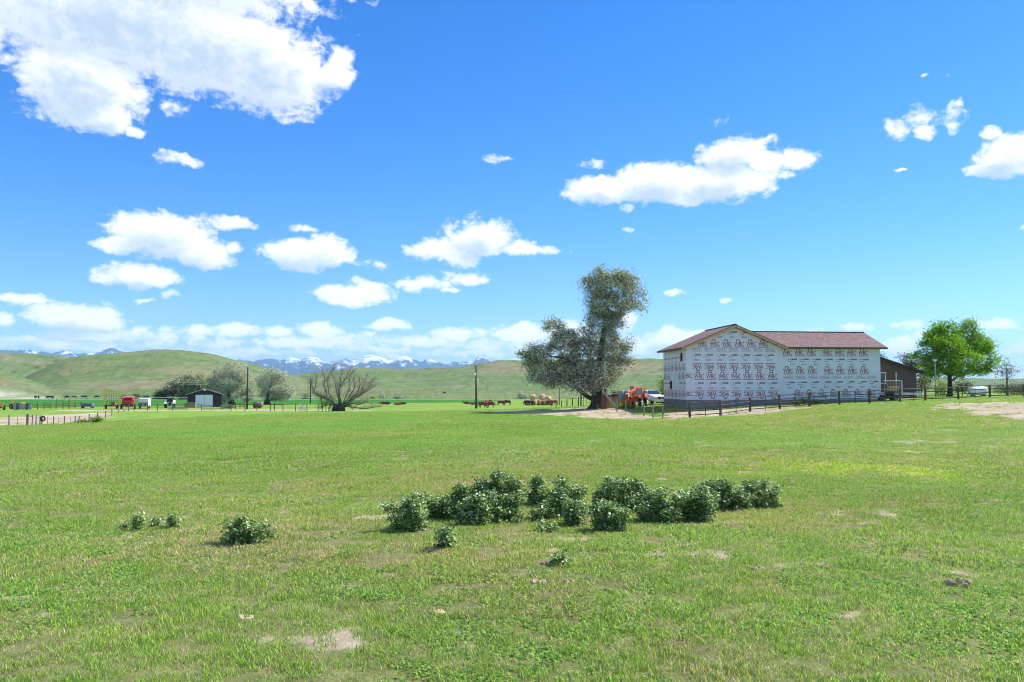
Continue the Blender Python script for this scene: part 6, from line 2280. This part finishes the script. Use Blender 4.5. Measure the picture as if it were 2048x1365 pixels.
GRASSM, t = new_mat('grass_blade')
o_ = N(t, 'ShaderNodeOutputMaterial')
a_ = N(t, 'ShaderNodeAttribute', attribute_name='col')
ti = N(t, 'ShaderNodeAttribute', attribute_name='tint', attribute_type='INSTANCER')
cm = vmath(t, 'MULTIPLY', a_.outputs['Color'], ti.outputs['Vector'])
b_ = N(t, 'ShaderNodeBsdfPrincipled')
b_.inputs['Roughness'].default_value = .5
b_.inputs['Specular IOR Level'].default_value = .35
t.links.new(cm, b_.inputs['Base Color'])
tr = N(t, 'ShaderNodeBsdfTranslucent')
t.links.new(vmath(t, 'MULTIPLY', cm, (1.2, 1.2, .6)), tr.inputs[0])
mx = N(t, 'ShaderNodeMixShader')
mx.inputs[0].default_value = .45
t.links.new(b_.outputs[0], mx.inputs[1])
t.links.new(tr.outputs[0], mx.inputs[2])
t.links.new(mx.outputs[0], o_.inputs[0])

GP = [(.245, .40, .055), (.37, .54, .085), (.14, .26, .045), (.62, .59, .40)]
gcol = bpy.data.collections.new('grass_clumps')
protos = [blade_clump('clump_a', 80, .13, .038, .0050, GP, [.36, .32, .2, .12], 1), blade_clump('clump_b', 90, .15, .032, .0050, GP, [.32, .34, .17, .17], 2),
          blade_clump('clump_c', 60, .12, .054, .0055, GP, [.35, .25, .3, .1], 3), blade_clump('clump_d', 64, .14, .030, .0095, [(.21, .39, .055), (.32, .51, .09), (.12, .25, .045)], [.4, .35, .25], 4, True),
          blade_clump('clump_e', 60, .14, .036, .0045, [(.66, .60, .40), (.50, .44, .26), (.32, .38, .13)], [.4, .3, .3], 5)]
for i, pr_ in enumerate(protos):
    pr_.name = 'clump_%d' % i
    gcol.objects.link(pr_)


def scatter(r0, r1, dens, sc0, sc1, seed):
    r = np.random.default_rng(seed)
    half = .74
    area = half * (r1 * r1 - r0 * r0)
    n = int(area * dens)
    rr = np.sqrt(r.uniform(r0 * r0, r1 * r1, n))
    aa = r.uniform(-half, half, n)
    x, y = rr * np.sin(aa), rr * np.cos(aa)
    bare = bare_mask(x, y)
    gap = sstep(.56, .70, fbm(x * 3.1, y * 3.1, 143, 3)) * (1 - sstep(15, 40, rr)) * .8
    keep = r.uniform(0, 1, n) > np.maximum(bare * .93, gap)
    x, y = x[keep], y[keep]
    patch = fbm(x * .8, y * .8, 133, 3)
    dry = dry_mask(x, y)
    br_ = bright_mask(x, y)
    u = r.uniform(0, 1, len(x))
    broad = sstep(.5, .66, fbm(x * .5, y * .5, 137, 3))
    idx_ = np.where(u < .30, 0, np.where(u < .6, 1, 2))
    idx_ = np.where((r.uniform(0, 1, len(x)) < broad * .45), 3, idx_)
    idx_ = np.where((r.uniform(0, 1, len(x)) < .10 + dry * .5), 4, idx_)
    sc = r.uniform(sc0, sc1, len(x)) * (.7 + .6 * patch)
    lush_ = sstep(.4, .65, fbm(x * .05, y * .035, 71, 4))
    tint = np.stack([1.0 + .32 * dry - .12 * lush_ + .35 * br_, 1.0 - .03 * dry + .06 * lush_ + .35 * br_, 1.0 + .3 * dry - .2 * br_], 1) * (.85 + .3 * fbm(x * .35, y * .35, 141, 3))[:, None]
    z = ground_z(x, y)
    return np.stack([x, y, z], 1), idx_, sc, tint, r.uniform(0, 6.283, len(x))


parts_ = [scatter(3.2, 9, 130, .65, 1.05, 1), scatter(9, 20, 75, .8, 1.25, 2), scatter(20, 42, 30, 1.1, 1.7, 3), scatter(42, 80, 10, 1.6, 2.4, 4), scatter(80, 135, 5, 2.2, 3.2, 5)]
co = np.concatenate([q_[0] for q_ in parts_])
gm_ = bpy.data.meshes.new('grass')
gm_.vertices.add(len(co))
gm_.vertices.foreach_set('co', co.astype(np.float32).ravel())
for nm, k_, ty in (('pick', 1, 'INT'), ('scl', 2, 'FLOAT'), ('tint', 3, 'FLOAT_VECTOR'), ('rotz', 4, 'FLOAT')):
    arr = np.concatenate([q_[k_] for q_ in parts_])
    at_ = gm_.attributes.new(nm, ty, 'POINT')
    at_.data.foreach_set('vector' if ty == 'FLOAT_VECTOR' else 'value', (arr.astype(np.int32) if ty == 'INT' else arr.astype(np.float32)).ravel())
gm_.materials.append(GRASSM)
grass = bpy.data.objects.new('grass', gm_)
COL.objects.link(grass)
tag(grass, 'short grazed green grass and clover covering the pasture', 'grass', kind='stuff')
gt = bpy.data.node_groups.new('grass_scatter', 'GeometryNodeTree')
gt.interface.new_socket('Geometry', in_out='INPUT', socket_type='NodeSocketGeometry')
gt.interface.new_socket('Geometry', in_out='OUTPUT', socket_type='NodeSocketGeometry')
gi_ = gt.nodes.new('NodeGroupInput')
go_ = gt.nodes.new('NodeGroupOutput')
iop = gt.nodes.new('GeometryNodeInstanceOnPoints')
ci = gt.nodes.new('GeometryNodeCollectionInfo')
ci.inputs['Collection'].default_value = gcol
ci.inputs['Separate Children'].default_value = True
ci.inputs['Reset Children'].default_value = True


def named(nm, ty):
    n_ = gt.nodes.new('GeometryNodeInputNamedAttribute')
    n_.data_type = ty
    n_.inputs['Name'].default_value = nm
    return n_.outputs['Attribute']


cx_ = gt.nodes.new('ShaderNodeCombineXYZ')
gt.links.new(named('rotz', 'FLOAT'), cx_.inputs[2])
gt.links.new(gi_.outputs[0], iop.inputs['Points'])
gt.links.new(ci.outputs[0], iop.inputs['Instance'])
iop.inputs['Pick Instance'].default_value = True
gt.links.new(named('pick', 'INT'), iop.inputs['Instance Index'])
gt.links.new(cx_.outputs[0], iop.inputs['Rotation'])
gt.links.new(named('scl', 'FLOAT'), iop.inputs['Scale'])
gt.links.new(iop.outputs[0], go_.inputs[0])
md = grass.modifiers.new('scatter', 'NODES')
md.node_group = gt
